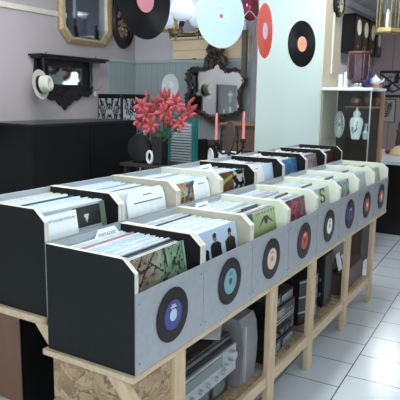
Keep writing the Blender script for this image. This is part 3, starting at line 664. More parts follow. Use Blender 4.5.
t = thing('framed_picture', 'dark framed picture with a pale cross, seen reflected in the carved mirror', 'picture', (X0, 1.95, 1.0))
obj('frame', MB().box((X0 + .001, 1.62, .90), (X0 + .03, 2.24, 1.48), .004), MT['dwood'], t)
art_panel('picture_print', t, lambda u, v: (.60, .60, .56) if (abs(u - .35) < .035 and .55 < v < .90) or (abs(v - .78) < .03 and .2 < u < .5) or in_disc(u, v, .35, .32, .07, .12) or in_disc(u, v, .72, .25, .06, .10) else (.075, .065, .055), (X0 + .03, 1.66, .94), (0, .54, 0), (0, 0, .50), (.004, 0, 0))

# straw hat hung on the shelf's left column
h = thing('straw_hat', 'cream straw hat with black band hung on the ebony wall shelf', 'hat', (-3.27, 2.875, 1.385))
rot = Matrix.Rotation(-.12, 3, 'Y') @ Matrix.Rotation(.22, 3, 'Z')
obj('brim', MB().lathe([(.065, -.005), (.10, -.004), (.134, .006), (.136, .010), (.10, .002), (.068, .002)], (-3.27, 2.80, 1.385), 'X', 40, mx=rot, sy=1.03), MT['straw'], h, True)
obj('crown', MB().lathe([(.074, -.002), (.073, .03), (.070, .08), (.063, .108), (.048, .116), (.026, .108), (.010, .104)], (-3.27, 2.80, 1.385), 'X', 40, mx=rot, sy=1.12), MT['straw'], h, True)
obj('hat_band', MB().lathe([(.0745, .002), (.0765, .004), (.0755, .034), (.072, .035)], (-3.27, 2.80, 1.385), 'X', 40, mx=rot, sy=1.12), MT['ribbon'], h, True)

# ================================================================ BACK WALL
t = thing('plank_ledge', 'ledge faced with pale pine planks above the grey wainscot', 'ledge', (-2.35, YB, 1.7))
obj('plank', MB().box((-2.83, YB - .045, 1.705), (-1.872, YB - .002, 1.80), .002), MT['plank'], t)
obj('plank', MB().box((-2.83, YB - .045, 1.803), (-1.872, YB - .002, 1.915), .002), MT['plank'], t)
obj('ledge_top', MB().box((-2.86, YB - .09, 1.918), (-1.855, YB - .002, 1.94), .003), MT['plank'], t)
for x in (-2.56,): obj('latch', MB().box((x, YB - .055, 1.702), (x + .04, YB - .045, 1.712)), MT['iron'], t)
tag(obj('wooden_post', MB().box((-1.872, YB - .22, 1.50), (-1.825, YB - .165, 1.97), .003), mat('olive_wood', (.12, .11, .085), .5, var=.15)), 'narrow olive-brown wooden post between plank ledge and pillar', 'post')
tag(obj('white_jar', MB().lathe([(.022, 0), (.024, .01), (.022, .10), (.018, .12), (.018, .13)], (-1.93, YB - .05, 1.9405), 'Z', 18), MT['white'], None, True), 'small white cylindrical jar on the right end of the plank ledge', 'jar')
ZL = 1.9405
def ledge_pot(name, x, prof, m, lab, cat):
    return tag(obj(name, MB().lathe(prof, (x, YB - .045, ZL), 'Z', 24), MT[m], None, True), lab, cat)
ledge_pot('urn', -2.47, [(.022, 0), (.018, .02), (.035, .06), (.042, .12), (.028, .18), (.012, .22), (.020, .27), (.006, .30)], 'dwood', 'tall dark lidded urn on the plank ledge behind the chandelier', 'urn')
ledge_pot('ginger_pot', -2.38, [(.02, 0), (.040, .03), (.043, .07), (.03, .10), (.012, .115), (.008, .13)], 'silver', 'squat pewter lidded pot right of the tall urn on the plank ledge', 'pot')
ledge_pot('oil_lamp', -2.28, [(.03, 0), (.012, .03), (.03, .07), (.03, .10), (.014, .12), (.022, .15), (.026, .19), (.012, .24), (.012, .30)], 'dwood', 'dark oil lamp at the middle of the plank ledge', 'oil lamp')
ledge_pot('dark_vase', -2.82, [(.02, 0), (.032, .04), (.03, .10), (.013, .15), (.018, .19)], 'dwood', 'dark narrow vase at the far left end of the plank ledge', 'vase')
m_ = MB(); rg = random.Random(11)
t = thing('iron_ornament', 'small dark iron ornament at the left end of the plank ledge', 'ornament', (-2.62, YB - .09, 1.9405))
obj('ornament_base', MB().box((-2.76, YB - .08, 1.9405), (-2.52, YB - .02, 1.955), .004), MT['iron'], t)
for i in range(9):
    c = Vector((-2.74 + i * .026, YB - .05, 1.975)); m_.tube([c + Vector((.02 * math.cos(a_), 0, .022 * math.sin(a_))) for a_ in [q * .9 for q in range(7)]], .005, 5)
obj('scrollwork', m_, MT['iron'], t, True)

# carved cartouche mirror
cx, cz, k5, yw = -2.235, 1.365, .0124 / 5, YB - .11
outl = [(225, 102), (200, 130), (160, 138), (122, 136), (95, 150), (84, 185), (98, 222), (82, 262), (88, 300), (118, 318), (150, 326), (190, 344), (235, 352), (280, 338), (320, 330), (352, 308), (345, 268), (348, 230), (368, 192), (356, 160), (320, 142), (284, 146), (252, 128)]
loop = [Vector((cx + (x - 222) * k5, yw, cz - (y - 230) * k5)) for x, y in outl]
def smooth_loop(L, n=4):
    R = []
    for i in range(len(L)):
        p0, p1, p2, p3 = L[i - 1], L[i], L[(i + 1) % len(L)], L[(i + 2) % len(L)]
        for q in range(n):
            t_ = q / n; R.append(.5 * ((2 * p1) + (-p0 + p2) * t_ + (2 * p0 - 5 * p1 + 4 * p2 - p3) * t_ ** 2 + (-p0 + 3 * p1 - 3 * p2 + p3) * t_ ** 3))
    return R
SL = smooth_loop(loop)
t = thing('carved_mirror', 'mirror in a carved dark wood frame with crest, on the back wall', 'mirror', (cx, YB, 1.0))
obj('frame', MB().tube(SL, [.027 + .007 * math.sin(i * 1.9) for i in range(len(SL))], 8, True, .8), MT['rococo'], t, True)
obj('mirror_glass', MB().prism([(p.x, p.z) for p in SL], 1, YB - .108, YB - .100), MT['mirror'], t)
m_ = MB(); rg = random.Random(8); cen = Vector((cx, yw, cz))
for i, p in enumerate(SL):
    d = (p - cen).normalized()
    for s in (.016, -.010):
        q = p + d * s + Vector((rg.uniform(-.01, .01), -.03, rg.uniform(-.01, .01)))
        m_.ball(q, rg.uniform(.009, .017), (1, .8, rg.uniform(.6, 1.3)), 1)
obj('leaf_carving', m_, MT['rococo'], t, True)
m_ = MB(); top = Vector((cx + 5 * k5, yw - .02, cz + 128 * k5))
for s in (-1, 1):
    m_.tube([top + Vector((s * .12, 0, -.06)), top + Vector((s * .10, 0, .02)), top + Vector((s * .055, 0, .05)), top + Vector((s * .09, -.01, .11)), top + Vector((s * .05, -.01, .18)), top + Vector((s * .005, -.01, .215))], [.03, .032, .034, .026, .022, .018], 7)
    m_.tube([top + Vector((s * .02, -.03, .02)), top + Vector((s * .04, -.04, .08)), top + Vector((s * .01, -.04, .14))], [.018, .02, .012], 6)
for i in range(14): m_.ball(top + Vector((rg.uniform(-.12, .12), -.02, rg.uniform(-.05, .10))), .02, sub=1)
m_.ball(top + Vector((0, -.05, .10)), .028, (1, .8, 1.4))
obj('crest', m_, MT['rococo'], t, True)
m_ = MB(); bot = Vector((cx + 20 * k5, yw - .02, cz - 125 * k5))
for i in range(16): m_.ball(bot + Vector((rg.uniform(-.13, .13), 0, rg.uniform(-.04, .03))), .022, (1.2, .8, .9), 1)
obj('bottom_carving', m_, MT['rococo'], t, True)

# oval white plate on the wall
t = thing('wall_plate', 'white oval relief plate hung on the wainscot above the lilies', 'plate', (-2.87, YB - .02, 1.42))
obj('plate', MB().lathe([(.11, 0), (.125, -.015), (.12, -.022), (.09, -.012), (.02, -.012)], (-2.87, YB - .022, 1.405), 'Y', 32, mx=Matrix.Diagonal((.95, 1, 1.15))), MT['white'], t, True)
obj('relief', MB().ball((-2.87, YB - .036, 1.41), .05, (1, .2, 1.1)), MT['white'], t, True)

# pieces standing on the floor / table in front of the back wall
t = thing('console_table', 'dark console table behind the rear row carrying the black vase', 'table', (-1.85, 3.1, 0))
obj('table_top', MB().box((-2.40, 2.90, .67), (-1.15, 3.30, .70), .004), MT['dwood'], t)
for x in (-2.38, -1.24):
    for y in (2.93, 3.22): obj('leg', MB().box((x, y, 0), (x + .045, y + .045, .6695), .004), MT['dwood'], t)
t = thing('sideboard', 'dark brown sideboard standing under the carved mirror', 'sideboard', (-2.3, 4.15, 0))
obj('sideboard_body', MB().box((-2.62, 3.95, .06), (-1.96, 4.39, .80), .004), MT['dwood'], t)
obj('top_board', MB().box((-2.64, 3.93, .80), (-1.95, 4.40, .825), .004), MT['umber'], t)
for x in (-2.60, -2.29): obj('door', MB().box((x, 3.938, .10), (x + .30, 3.949, .76), .003), MT['umber'], t)
obj('plinth', MB().box((-2.60, 3.98, 0), (-1.98, 4.38, .06)), MT['dwood'], t)
t = thing('tall_dresser', 'brown planked dresser behind the candelabrum beside the pillar', 'dresser', (-1.65, 4.1, 0))
obj('dresser_body', MB().box((-1.93, 3.92, 0), (-1.30, 4.30, 1.02), .004), MT['umber'], t)
for j in range(4): obj('drawer', MB().box((-1.91, 3.905, .12 + j * .22), (-1.32, 3.919, .32 + j * .22), .004), mat('drawer_wood', (.17, .10, .07), .45, var=.2, scale=8, stretch=(1, 1, 6)) if j == 0 else bpy.data.materials['drawer_wood'], t)
obj('top_board', MB().box((-1.94, 3.90, 1.0205), (-1.29, 4.31, 1.045), .004), MT['mwood'], t)

# teal louvred screen
t = thing('louvred_screen', 'teal-framed louvred screen with pale grey slats beside the vase', 'screen', (-2.07, 3.4, 0))
for x0, x1 in ((-2.245, -2.175), (-1.935, -1.885)): obj('post', MB().box((x0, 3.38, 0), (x1, 3.42, 1.10), .003), MT['teal'], t)
obj('top_rail', MB().box((-2.175, 3.385, 1.06), (-1.935, 3.415, 1.10), .003), MT['teal'], t)
obj('bottom_rail', MB().box((-2.175, 3.385, .10), (-1.935, 3.415, .15), .003), MT['teal'], t)
for j in range(34): obj('slat', MB().box((-2.173, 3.386, .165 + j * .0262), (-1.937, 3.412, .170 + j * .0262), mx=Matrix.Rotation(.6, 3, 'X')), MT['slat'], t)
tag(obj('black_backdrop_box', MB().box((-2.24, 3.44, 0), (-1.88, 3.60, .90), .01), MT['black_in']), 'black box standing behind the louvred screen', 'box')

# black vase with lilies
V = Vector((-2.02, 3.0, .7005))
t = thing('flower_vase', 'tall square black vase holding the red lilies', 'vase', V)
obj('vase_body', MB().lathe([(.062, 0), (.066, .01), (.070, .24), (.066, .24), (.060, .02)], V, 'Z', 4, mx=Matrix.Rotation(PI / 4, 3, 'Z')), MT['bvase'], t)
obj('vase_rim', MB().lathe([(.0700, .236), (.0745, .238), (.0745, .246), (.067, .246), (.067, .238)], V, 'Z', 4, mx=Matrix.Rotation(PI / 4, 3, 'Z')), MT['bvase'], t)
def petal(bm, c, R, L, wd, bend):
    n = 7; rows = []
    for i in range(n + 1):
        s = i / n; a_ = bend * s; x = L * (math.sin(a_ * .9 + .35) / 1.2 + .1 * s) * s ** .8; z = L * (s * .75 - .55 * s ** 2.4 * bend)
        w_ = wd * math.sin(PI * min(1, s * .9 + .08)) ** .8 * (1 if i < n else .1)
        rows.append([bm.verts.new(c + R @ Vector((x, j * w_, z - abs(j) * .12 * w_))) for j in (-1, 0, 1)])
    for i in range(n):
        for j in range(2): bm.faces.new((rows[i][j], rows[i][j + 1], rows[i + 1][j + 1], rows[i + 1][j]))
flowers = [(-2.16, 2.93, 1.233, .2), (-1.98, 2.88, 1.262, 0), (-1.805, 2.92, 1.262, -.2), (-2.0, 2.84, 1.072, .1), (-2.156, 2.9, 1.106, .3), (-1.754, 2.92, 1.098, -.2), (-1.72, 2.98, 1.205, -.4), (-1.895, 2.87, 1.19, 0), (-2.07, 2.86, 1.165, .1), (-1.857, 2.90, 1.14, -.1), (-2.19, 2.98, 1.17, .4), (-1.93, 2.95, 1.30, 0)]
rg = random.Random(21)
def stem(par, top, lean):
    base_ = V + Vector((rg.uniform(-.03, .03), rg.uniform(-.03, .03), .15)); mid = base_.lerp(top, .55) + Vector((0, .02, .03))
    obj('stem', MB().tube([base_, mid, top], .004, 6), MT['leaf'], par)
for i, (x, y, z, tw) in enumerate(flowers):
    c = Vector((x, y, z - .03)); t = thing('lily', 'open coral red lily in the tall black vase', 'flower', c, 'red lilies in the black vase')
    d = (Vector((.86, -1.1, 1.35)) - c).normalized() + Vector((rg.uniform(-.6, .6), 0, rg.uniform(-.45, .65))); R0 = d.to_track_quat('Z', 'Y').to_matrix()
    m_ = MB()
    for j in range(6): petal(m_.bm, c, R0 @ Matrix.Rotation(j * PI / 3 + tw + (.1 if j % 2 else 0), 3, 'Z'), rg.uniform(.088, .112), .024 if j % 2 else .017, rg.uniform(.8, 1.25))
    o = obj('blossom', m_, MT['petal'], t, True); md = o.modifiers.new('thick', 'SOLIDIFY'); md.thickness = .0015
    m_ = MB()
    for j in range(6):
        q = R0 @ Matrix.Rotation(j * PI / 3 + .4, 3, 'Z') @ Vector((.018, 0, .055)); m_.tube([c, c + q * .5, c + q], .0012, 4); m_.ball(c + q, .005, (1, 1, 1.6), 1)
    obj('stamens', m_, MT['stamen'], t); stem(t, c - R0 @ Vector((0, 0, .004)), 0)
for (x, z) in ((-2.115, 1.335), (-1.898, 1.345), (-1.795, 1.335), (-1.96, 1.35), (-1.68, 1.29), (-2.22, 1.275), (-1.66, 1.17)):
    c = Vector((x, 2.95 + rg.uniform(-.03, .03), z - .03)); d = (c - V - Vector((0, 0, .25))).normalized()
    t = thing('lily_bud', 'closed pointed red lily bud in the tall black vase', 'flower', c, 'red lily buds in the black vase')
    obj('bud', MB().tube([c - d * .045, c - d * .02, c + d * .01, c + d * .035, c + d * .052], [.004, .013, .016, .010, .002], 8), MT['petal'], t, True); stem(t, c - d * .045, 0)
m_ = MB()
for i in range(44):
    a_ = rg.uniform(0, 2 * PI); rr = rg.uniform(.03, .17); c = V + Vector((rr * math.cos(a_), rr * .7 * math.sin(a_), rg.uniform(.26, .54)))
    d = Vector((math.cos(a_), math.sin(a_) * .8, rg.uniform(-.35, .8))).normalized(); s = d.cross(Vector((0, 0, 1))).normalized(); L_ = rg.uniform(.08, .14); wd = rg.uniform(.012, .02)
    pr = None
    for q in range(6):
        s_ = q / 5; ctr = c + d * L_ * s_ + Vector((0, 0, -.04 * s_ * s_)); ww = wd * math.sin(PI * min(.98, s_ + .04)); cur = (m_.bm.verts.new(ctr - s * ww), m_.bm.verts.new(ctr + Vector((0, 0, -.003))), m_.bm.verts.new(ctr + s * ww))
        if pr:
            for j in range(2): m_.bm.faces.new((pr[j], pr[j + 1], cur[j + 1], cur[j]))
        pr = cur
o = obj('foliage', m_, MT['leaf'], None, True); md = o.modifiers.new('thick', 'SOLIDIFY'); md.thickness = .001
tag(o, 'dark green leaves among the red lilies', 'leaves'); o['kind'] = 'stuff'

# round black tray, white ring, plates and box behind the rear row
t = thing('round_speaker', 'round black disc-shaped speaker left of the vase', 'speaker', (-2.25, 2.92, .7005))
obj('drum', MB().lathe([(.10, .03), (.125, .02), (.13, 0), (.125, -.02), (.05, -.03)], (-2.245, 3.0, .832), 'Y', 36), MT['dkgrey'], t, True)
obj('foot', MB().box((-2.30, 2.96, .7005), (-2.19, 3.04, .715), .003), MT['black_in'], t)
o = obj('white_ring', MB().tube([(-2.10 + .028 * math.cos(a_), 2.95, .765 + .05 * math.sin(a_)) for a_ in [2 * PI * i / 24 for i in range(24)]], .012, 8, True), MT['white'], None, True)
tag(o, 'glossy white ceramic ring standing left of the black vase', 'ornament')
t = thing('side_plate', 'white oval plate standing upright by the white box', 'plate', (-1.515, 3.0, .7005))
obj('plate', MB().lathe([(.02, .006), (.07, .002), (.085, -.008), (.088, -.004), (.07, .008), (.02, .012)], (-1.515, 3.02, .789), 'Y', 32, mx=Matrix.Rotation(-.8, 3, 'Z')), MT['white'], t, True)
t = thing('white_box', 'small white box under the candelabrum', 'box', (-1.39, 3.07, .7005))
obj('box_body', MB().box((-1.45, 3.03, .7005), (-1.29, 3.12, .83), .004), MT['white'], t); obj('lid', MB().box((-1.455, 3.025, .831), (-1.285, 3.125, .85), .003), MT['whitep'], t)

# candelabrum with oval mirror and two pink candles
t = thing('candelabrum', 'black iron candelabrum with an oval dressing mirror between its arms', 'candelabrum', (-1.29, 2.92, .7005))
cxm = -1.29; yy = 2.92
obj('base', MB().lathe([(.07, 0), (.065, .01), (.02, .03), (.014, .06)], (cxm, yy, .7005), 'Z', 20), MT['iron'], t, True)
obj('stem', MB().tube([(cxm, yy, .75), (cxm, yy, .86)], .009, 8).ball((cxm, yy, .80), .018).ball((cxm, yy, .85), .016), MT['iron'], t, True)
obj('crossbar', MB().tube([(cxm - .12, yy, .875), (cxm - .06, yy, .845), (cxm, yy, .86), (cxm + .06, yy, .845), (cxm + .12, yy, .89)], .009, 8), MT['iron'], t, True)
for s, zt in ((-1, .935), (1, .955)):
    obj('candle_cup', MB().lathe([(.008, -.06), (.014, -.045), (.007, -.03), (.012, -.015), (.026, 0), (.022, .02), (.018, .02)], (cxm + s * .122, yy, zt), 'Z', 16), MT['iron'], t, True)
    obj('upright', MB().tube([(cxm + s * .072, yy, .85), (cxm + s * .072, yy, 1.02), (cxm + s * .06, yy, 1.07)], .007, 8).ball((cxm + s * .072, yy, .95), .013).ball((cxm + s * .072, yy, 1.0), .011), MT['iron'], t, True)
    c = tag(obj('candle', MB().lathe([(.013, 0), (.012, .10), (.0095, .20), (.008, .213), (.002, .216)], (cxm + s * .122, yy, zt + .0205), 'Z', 16), MT['pinkwax'], None, True), 'pink candle in the %s cup of the black candelabrum' % ('left' if s < 0 else 'right'), 'candle', 'pink candles')
mm = Matrix.Rotation(.15, 3, 'Y') @ Matrix.Rotation(-.55, 3, 'Z')
obj('oval_mirror', MB().lathe([(.078, -.008), (.082, 0), (.078, .008), (.03, .012)], (cxm - .0, yy, .985), 'Y', 36, mx=mm @ Matrix.Diagonal((1, 1, 1.65))), mat('mirror_back', (.085, .06, .055), .4), t, True)
obj('mirror_rim', MB().tube([Vector((cxm, yy, .985)) + mm @ Vector((.082 * math.cos(a_), 0, .135 * math.sin(a_))) for a_ in [2 * PI * i / 36 for i in range(36)]], .004, 6, True), MT['iron'], t, True)

# ================================================================ HANGING RECORDS
def hang(c, r, mv, ml, mc, rot, label, lr=None, cr=None, extra=None):
    d = disc('hanging_record', r, mv, ml, mc, c, lr, cr, label, 'record', 'LPs hung on threads from the ceiling', rot)
    obj('thread', MB().tube([(0, 0, r - .006), (0, 0, H - c[2] - .001)], .0006, 5), MT['paper'], d, local=True)
    return d
pinkl = mat('pink_label', (.52, .19, .23), .5)
hang((-.509, .735, 1.665), .151, MT['vinyl'], pinkl, MT['ink'], -.10, 'black LP with pink label hanging nearest the camera', .05, .004)
d = hang((-.5365, 1.387, 1.683), .151, MT['vinyl_w'], mat('white_label', (.52, .66, .69), .5), mat('red_spot', (.50, .08, .12), .5), -.375, 'white LP with a small red centre hanging over the racks', .05, .010)
obj('label_print', MB().box((.0019, -.028, .030), (.0023, .02, .033)).box((.0019, -.028, .037), (.0023, .012, .040)).box((.0019, -.04, -.033), (.0023, .035, -.031)), MT['slat'], d, local=True)
d = hang((-.5515, 1.928, 1.669), .151, MT['vinyl_r'], mat('lilac_label', (.62, .52, .66), .5), MT['ink'], .14, 'red LP with lilac label hanging before the pillar edge', .046, .005)
hang((-.5886, 2.600, 1.655), .151, MT['vinyl'], mat('orange_label', (.78, .36, .22), .5), MT['ink'], -.28, 'black LP with orange label hanging against the pale pillar', .05, .005)

# ================================================================ CHANDELIERS
ch = Vector((-1.47, 2.40, 1.785))
t = thing('chandelier', 'brass chandelier with ruffled white glass shades near the back corner', 'chandelier', ch)
obj('column', MB().lathe([(.002, -.09), (.014, -.075), (.006, -.06), (.028, -.045), (.034, -.02), (.018, 0), (.010, .03), (.02, .06), (.009, .10), (.009, .30), (.02, .32), (.006, .35)], ch, 'Z', 20), MT['brass'], t, True)
obj('suspension_rod', MB().tube([ch + Vector((0, 0, .34)), (ch.x, ch.y, H - .02)], .005, 8).lathe([(.05, 0), (.02, -.03)], (ch.x, ch.y, H - .001), 'Z', 18), MT['brass'], t)
for i in range(6):
    a_ = i * PI / 3 + .25; d = Vector((math.cos(a_), math.sin(a_), 0)); e = ch + d * .225
    obj('arm', MB().tube([ch + Vector((0, 0, -.01)) + d * .02, ch + d * .07 + Vector((0, 0, -.035)), ch + d * .13 + Vector((0, 0, -.03)), e + Vector((0, 0, -.01)), e + Vector((0, 0, .015))], .006, 7), MT['brass'], t, True)
    obj('finial', MB().lathe([(.001, -.065), (.006, -.058), (.003, -.048), (.008, -.04), (.003, -.028), (.012, -.018), (.02, .01), (.005, .014)], e, 'Z', 12), MT['iron'], t, True)
    m_ = MB(); n = 32; prof = [(.024, .012), (.055, .03), (.078, .065), (.080, .10), (.062, .14), (.064, .17), (.092, .21), (.104, .222)]
    R = []
    for q, (r, z) in enumerate(prof): R.append([m_.bm.verts.new(e + Vector((r * (1 + (.09 * (q / 7) ** 2) * math.sin(8 * 2 * PI * j / n)) * math.cos(2 * PI * j / n), r * (1 + (.09 * (q / 7) ** 2) * math.sin(8 * 2 * PI * j / n)) * math.sin(2 * PI * j / n), z))) for j in range(n)])
    for q in range(len(R) - 1):
        for j in range(n): m_.bm.faces.new((R[q][j], R[q][(j + 1) % n], R[q + 1][(j + 1) % n], R[q + 1][j]))
    o = obj('glass_shade', m_, MT['opal'], t, True); md = o.modifiers.new('thick', 'SOLIDIFY'); md.thickness = .002
rc = Vector((-1.60, 3.85, 2.10))
t = thing('cranberry_lamp', 'cranberry red glass hanging lamp with white wire scrolls by the pillar', 'hanging lamp', rc)
obj('glass_bowl', MB().lathe([(.01, -.10), (.04, -.09), (.075, -.04), (.085, .02), (.07, .08), (.03, .11)], rc, 'Z', 24), MT['cran'], t, True)
obj('wire_scrolls', MB().tube([rc + Vector((.10 * math.cos(a_), .10 * math.sin(a_), -.055 + .03 * math.sin(4 * a_))) for a_ in [2 * PI * i / 32 for i in range(32)]], .004, 6, True), MT['white'], t, True)
obj('chain', MB().tube([rc + Vector((0, 0, .11)), (rc.x, rc.y, H - .001)], .004, 6), MT['brass'], t)
# brass lantern, right
lc = Vector((-.165, 3.13, 1.765))
t = thing('brass_lantern', 'six-sided brass lantern hanging above the display cabinet', 'lantern', lc)
hexm = lambda prof: MB().lathe(prof, lc, 'Z', 6)
obj('base_plate', hexm([(.03, -.012), (.088, -.01), (.092, 0), (.088, .022), (.076, .028)]), MT['brass'], t)
obj('roof', hexm([(.082, .30), (.095, .31), (.085, .325), (.04, .39), (.015, .42)]), MT['brass'], t)
for i in range(6):
    a_ = i * PI / 3; p = lc + Vector((.075 * math.cos(a_), .075 * math.sin(a_), 0)); obj('corner_bar', MB().tube([p + Vector((0, 0, .026)), p + Vector((0, 0, .302))], .005, 6), MT['brass'], t)
    a2 = a_ + PI / 6; q = lc + Vector((.064 * math.cos(a2), .064 * math.sin(a2), .164)); obj('glass_pane', MB().box(q - Vector((.001, .034, .134)), q + Vector((.001, .034, .134)), mx=Matrix.Rotation(a2, 3, 'Z')), MT['glass'], t)
obj('candle_tube', MB().lathe([(.014, 0), (.014, .10), (.004, .13)], lc + Vector((0, 0, .028)), 'Z', 14), MT['white'], t, True)
obj('chain', MB().tube([lc + Vector((0, 0, .42)), (lc.x, lc.y, H - .001)], .004, 6), MT['brass'], t)

# ================================================================ PILLAR SIDE CLOCK
t = thing('round_wall_clock', 'ornate round clock high on the cream side of the pillar', 'clock', (-.68, 3.52, 2.0))
pc = Vector((-.679, 3.56, 2.05))
obj('clock_rim', MB().lathe([(.10, 0), (.105, .02), (.093, .04), (.075, .045), (.075, 0)], pc, 'X', 36), MT['iron'], t, True)
obj('clock_face', MB().lathe([(.076, .004), (.076, .03)], pc, 'X', 32), MT['face'], t)
obj('clock_hands', MB().box(pc + Vector((.031, -.004, 0)), pc + Vector((.034, .004, .055))).box(pc + Vector((.031, 0, -.004)), pc + Vector((.034, .05, .004))), MT['iron'], t)
m_ = MB()
for i in range(16): a_ = 2 * PI * i / 16; m_.ball(pc + Vector((.04, .090 * math.cos(a_), .090 * math.sin(a_))), .011, sub=1)
obj('gilt_studs', m_, MT['brass'], t, True)

# ================================================================ WALL CLOCKS IN THE ALCOVE
for i, (y0, lab) in enumerate(((7.40, 'nearest boxed pendulum clock in the row on the far wall'), (7.78, 'second boxed pendulum clock, behind the nearest one'), (8.18, 'third boxed pendulum clock from the camera'), (8.62, 'farthest boxed pendulum clock in the row'))):
    zb, zt = (1.97, 2.50) if i != 3 else (1.99, 2.42); y1 = y0 + .34; t = thing('pendulum_clock', lab, 'clock', (-1.85, y0 + .17, zb), 'pendulum clocks')
    obj('case', MB().box((-1.849, y0, zb), (-1.66, y1, zt), .006), MT['blacklac'], t)
    obj('case_door', MB().box((-1.66, y0 + .008, zb + .01), (-1.645, y1 - .008, zt - .01), .004), MT['dwood'], t)
    obj('clock_face', MB().lathe([(.115, 0), (.115, .008)], (-1.645, y0 + .17, zt - .16), 'X', 28), MT['face'], t)
    obj('face_rim', MB().tube([(-1.640, y0 + .17 + .12 * math.cos(a_), zt - .16 + .12 * math.sin(a_)) for a_ in [2 * PI * q / 28 for q in range(28)]], .008, 6, True), MT['brass'], t, True)
    obj('pendulum', MB().box((-1.644, y0 + .165, zb + .09), (-1.641, y0 + .175, zt - .29)).lathe([(.035, 0), (.03, .008)], (-1.644, y0 + .17, zb + .09), 'X', 18), MT['brass'], t)
    obj('cornice', MB().box((-1.849, y0 - .015, zt + .0005), (-1.64, y1 + .015, zt + .025), .005), MT['blacklac'], t)
# two pictures on the far wall
def art_bird(u, v):
    c = (.58, .58, .62)
    if vnoise(u * 9, v * 9, 61) > .68: c = (.50, .36, .40)
    for a_, b_, w_ in ((.2, .9, .05), (.9, .15, .05)):
        if abs(v - (a_ + (b_ - a_) * u)) < w_: c = (.05, .05, .07)
    if in_disc(u, v, .62, .68, .10, .17) or in_disc(u, v, .66, .86, .07, .08): c = (.025, .025, .04)
    if in_disc(u, v, .28, .32, .13, .16) or in_disc(u, v, .38, .47, .07, .07): c = (.025, .025, .04)
    if abs(v - .18 - .5 * abs(u - .5)) < .04: c = (.05, .05, .06)
    if v > .93 or v < .07: c = (.02, .02, .02)
    return c
def art_fern(u, v):
    c = (.66, .64, .62); x = u - .5; 
    if abs(x - (.15 - .3 * (1 - v)) ) < .02 and .15 < v < .9: c = (.05, .05, .05)
    for j in range(6):
        vv = .22 + j * .11; 
        for s in (-1, 1):
            d_ = (u - (.5 + (.15 - .3 * (1 - vv)))) * s
            if 0 < d_ < .33 - abs(vv - .5) * .3 and abs(v - vv - d_ * .55) < .03: c = (.05, .05, .05)
    return c
t = thing('bird_picture', 'picture of two dark birds on a branch, upper one on the far wall', 'picture', (-1.4, Y1, 1.35))
obj('frame', MB().box((-1.69, Y1 - .03, 1.335), (-1.22, Y1 - .001, 1.79), .004), MT['ebony'], t); art_panel('picture_print', t, art_bird, (-1.675, Y1 - .03, 1.35), (.44, 0, 0), (0, 0, .425), (0, -.004, 0))
t = thing('fern_picture', 'white picture with a black fern sprig below the bird picture', 'picture', (-1.5, Y1, .92))
obj('frame', MB().box((-1.655, Y1 - .025, .905), (-1.385, Y1 - .001, 1.305), .004), MT['ebony'], t); art_panel('picture_print', t, art_fern, (-1.643, Y1 - .025, .917), (.246, 0, 0), (0, 0, .376), (0, -.004, 0))

# ================================================================ GLASS DISPLAY CABINET
gx0, gx1, gy0, gy1 = -.672, -.285, 3.30, 3.72; zt = 1.385
t = thing('display_cabinet', 'glass display cabinet with white top beside the pillar', 'display cabinet', ((gx0 + gx1) / 2, 3.5, 0))
obj('top_slab', MB().box((gx0 - .005, gy0 - .01, zt - .022), (gx1 + .01, gy1, zt), .002), MT['whitep'], t)
obj('cabinet_base', MB().box((gx0, gy0, 0), (gx1, gy1, .40), .003), MT['dwood'], t)
for x in (gx0, gx1 - .008): obj('corner_post', MB().box((x, gy0, .4005), (x + .008, gy0 + .010, zt - .0225)), MT['alu'], t)
obj('wood_post', MB().box((gx1 - .02, gy1 - .06, .4005), (gx1 + .004, gy1, zt - .0225)), MT['mwood'], t)
obj('back_panel', MB().box((gx0, gy1 - .012, .4005), (gx1 - .022, gy1, zt - .0225)), MT['dwood'], t)
obj('glass_front', MB().box((gx0 + .009, gy0 + .002, .4005), (gx1 - .009, gy0 + .006, zt - .0225)), MT['green_glass'], t)
obj('glass_side', MB().box((gx1 - .006, gy0 + .011, .4005), (gx1 - .002, gy1 - .061, zt - .0225)), MT['green_glass'], t)
for z in (.72, .975): obj('glass_shelf', MB().box((gx0 + .004, gy0 + .012, z), (gx1 - .012, gy1 - .014, z + .006)), MT['green_glass'], t)
obj('upper_shelf', MB().box((gx0 + .10, gy1 - .13, 1.225), (gx1 - .024, gy1 - .0125, 1.24)), MT['mwood'], t)
# things in it
jar_c = Vector((-.43, 3.45, .9815))
t = thing('ginger_jar', 'white lidded porcelain jar with blue-green sprigs in the glass cabinet', 'jar', jar_c)
obj('jar_body', MB().lathe([(.030, 0), (.034, .006), (.038, .03), (.052, .11), (.054, .14), (.046, .165), (.026, .178), (.026, .186)], jar_c, 'Z', 8), MT['white'], t, True)
obj('jar_lid', MB().lathe([(.027, .187), (.030, .195), (.026, .215), (.010, .228), (.007, .238), (.010, .246), (.002, .255)], jar_c, 'Z', 20), MT['white'], t, True)
m_ = MB(); rg = random.Random(4)
for i in range(16): m_.ball(jar_c + Vector((rg.uniform(-.022, .024), -.0455 + rg.uniform(-.001, .001), rg.uniform(.05, .15))), .007, (1, .3, 1.2), 1)
obj('painted_sprig', m_, mat('sprig_teal', (.06, .22, .25), .4), t, True)
o = art_panel('cut_glass_dish', None, lambda u, v: (.50, .58, .58), (0, 0, 0), (.01, 0, 0), (0, 0, .01), (0, -.001, 0), 1, 1); bpy.data.objects.remove(o)
t = thing('cut_glass_dish', 'fan-shaped cut glass dish standing left of the porcelain jar', 'dish', (-.56, 3.44, .9815))
m_ = MB(); m_.lathe([(.02, .004), (.075, 0), (.095, -.012), (.097, -.008), (.076, .006), (.02, .010)], (-.56, 3.45, 1.093), 'Y', 36, mx=Matrix.Rotation(-.85, 3, 'Z') @ Matrix.Diagonal((1, 1, 1.13)))
obj('dish', m_, mat('cut_glass', (.45, .53, .52), .15, .2), t, True)
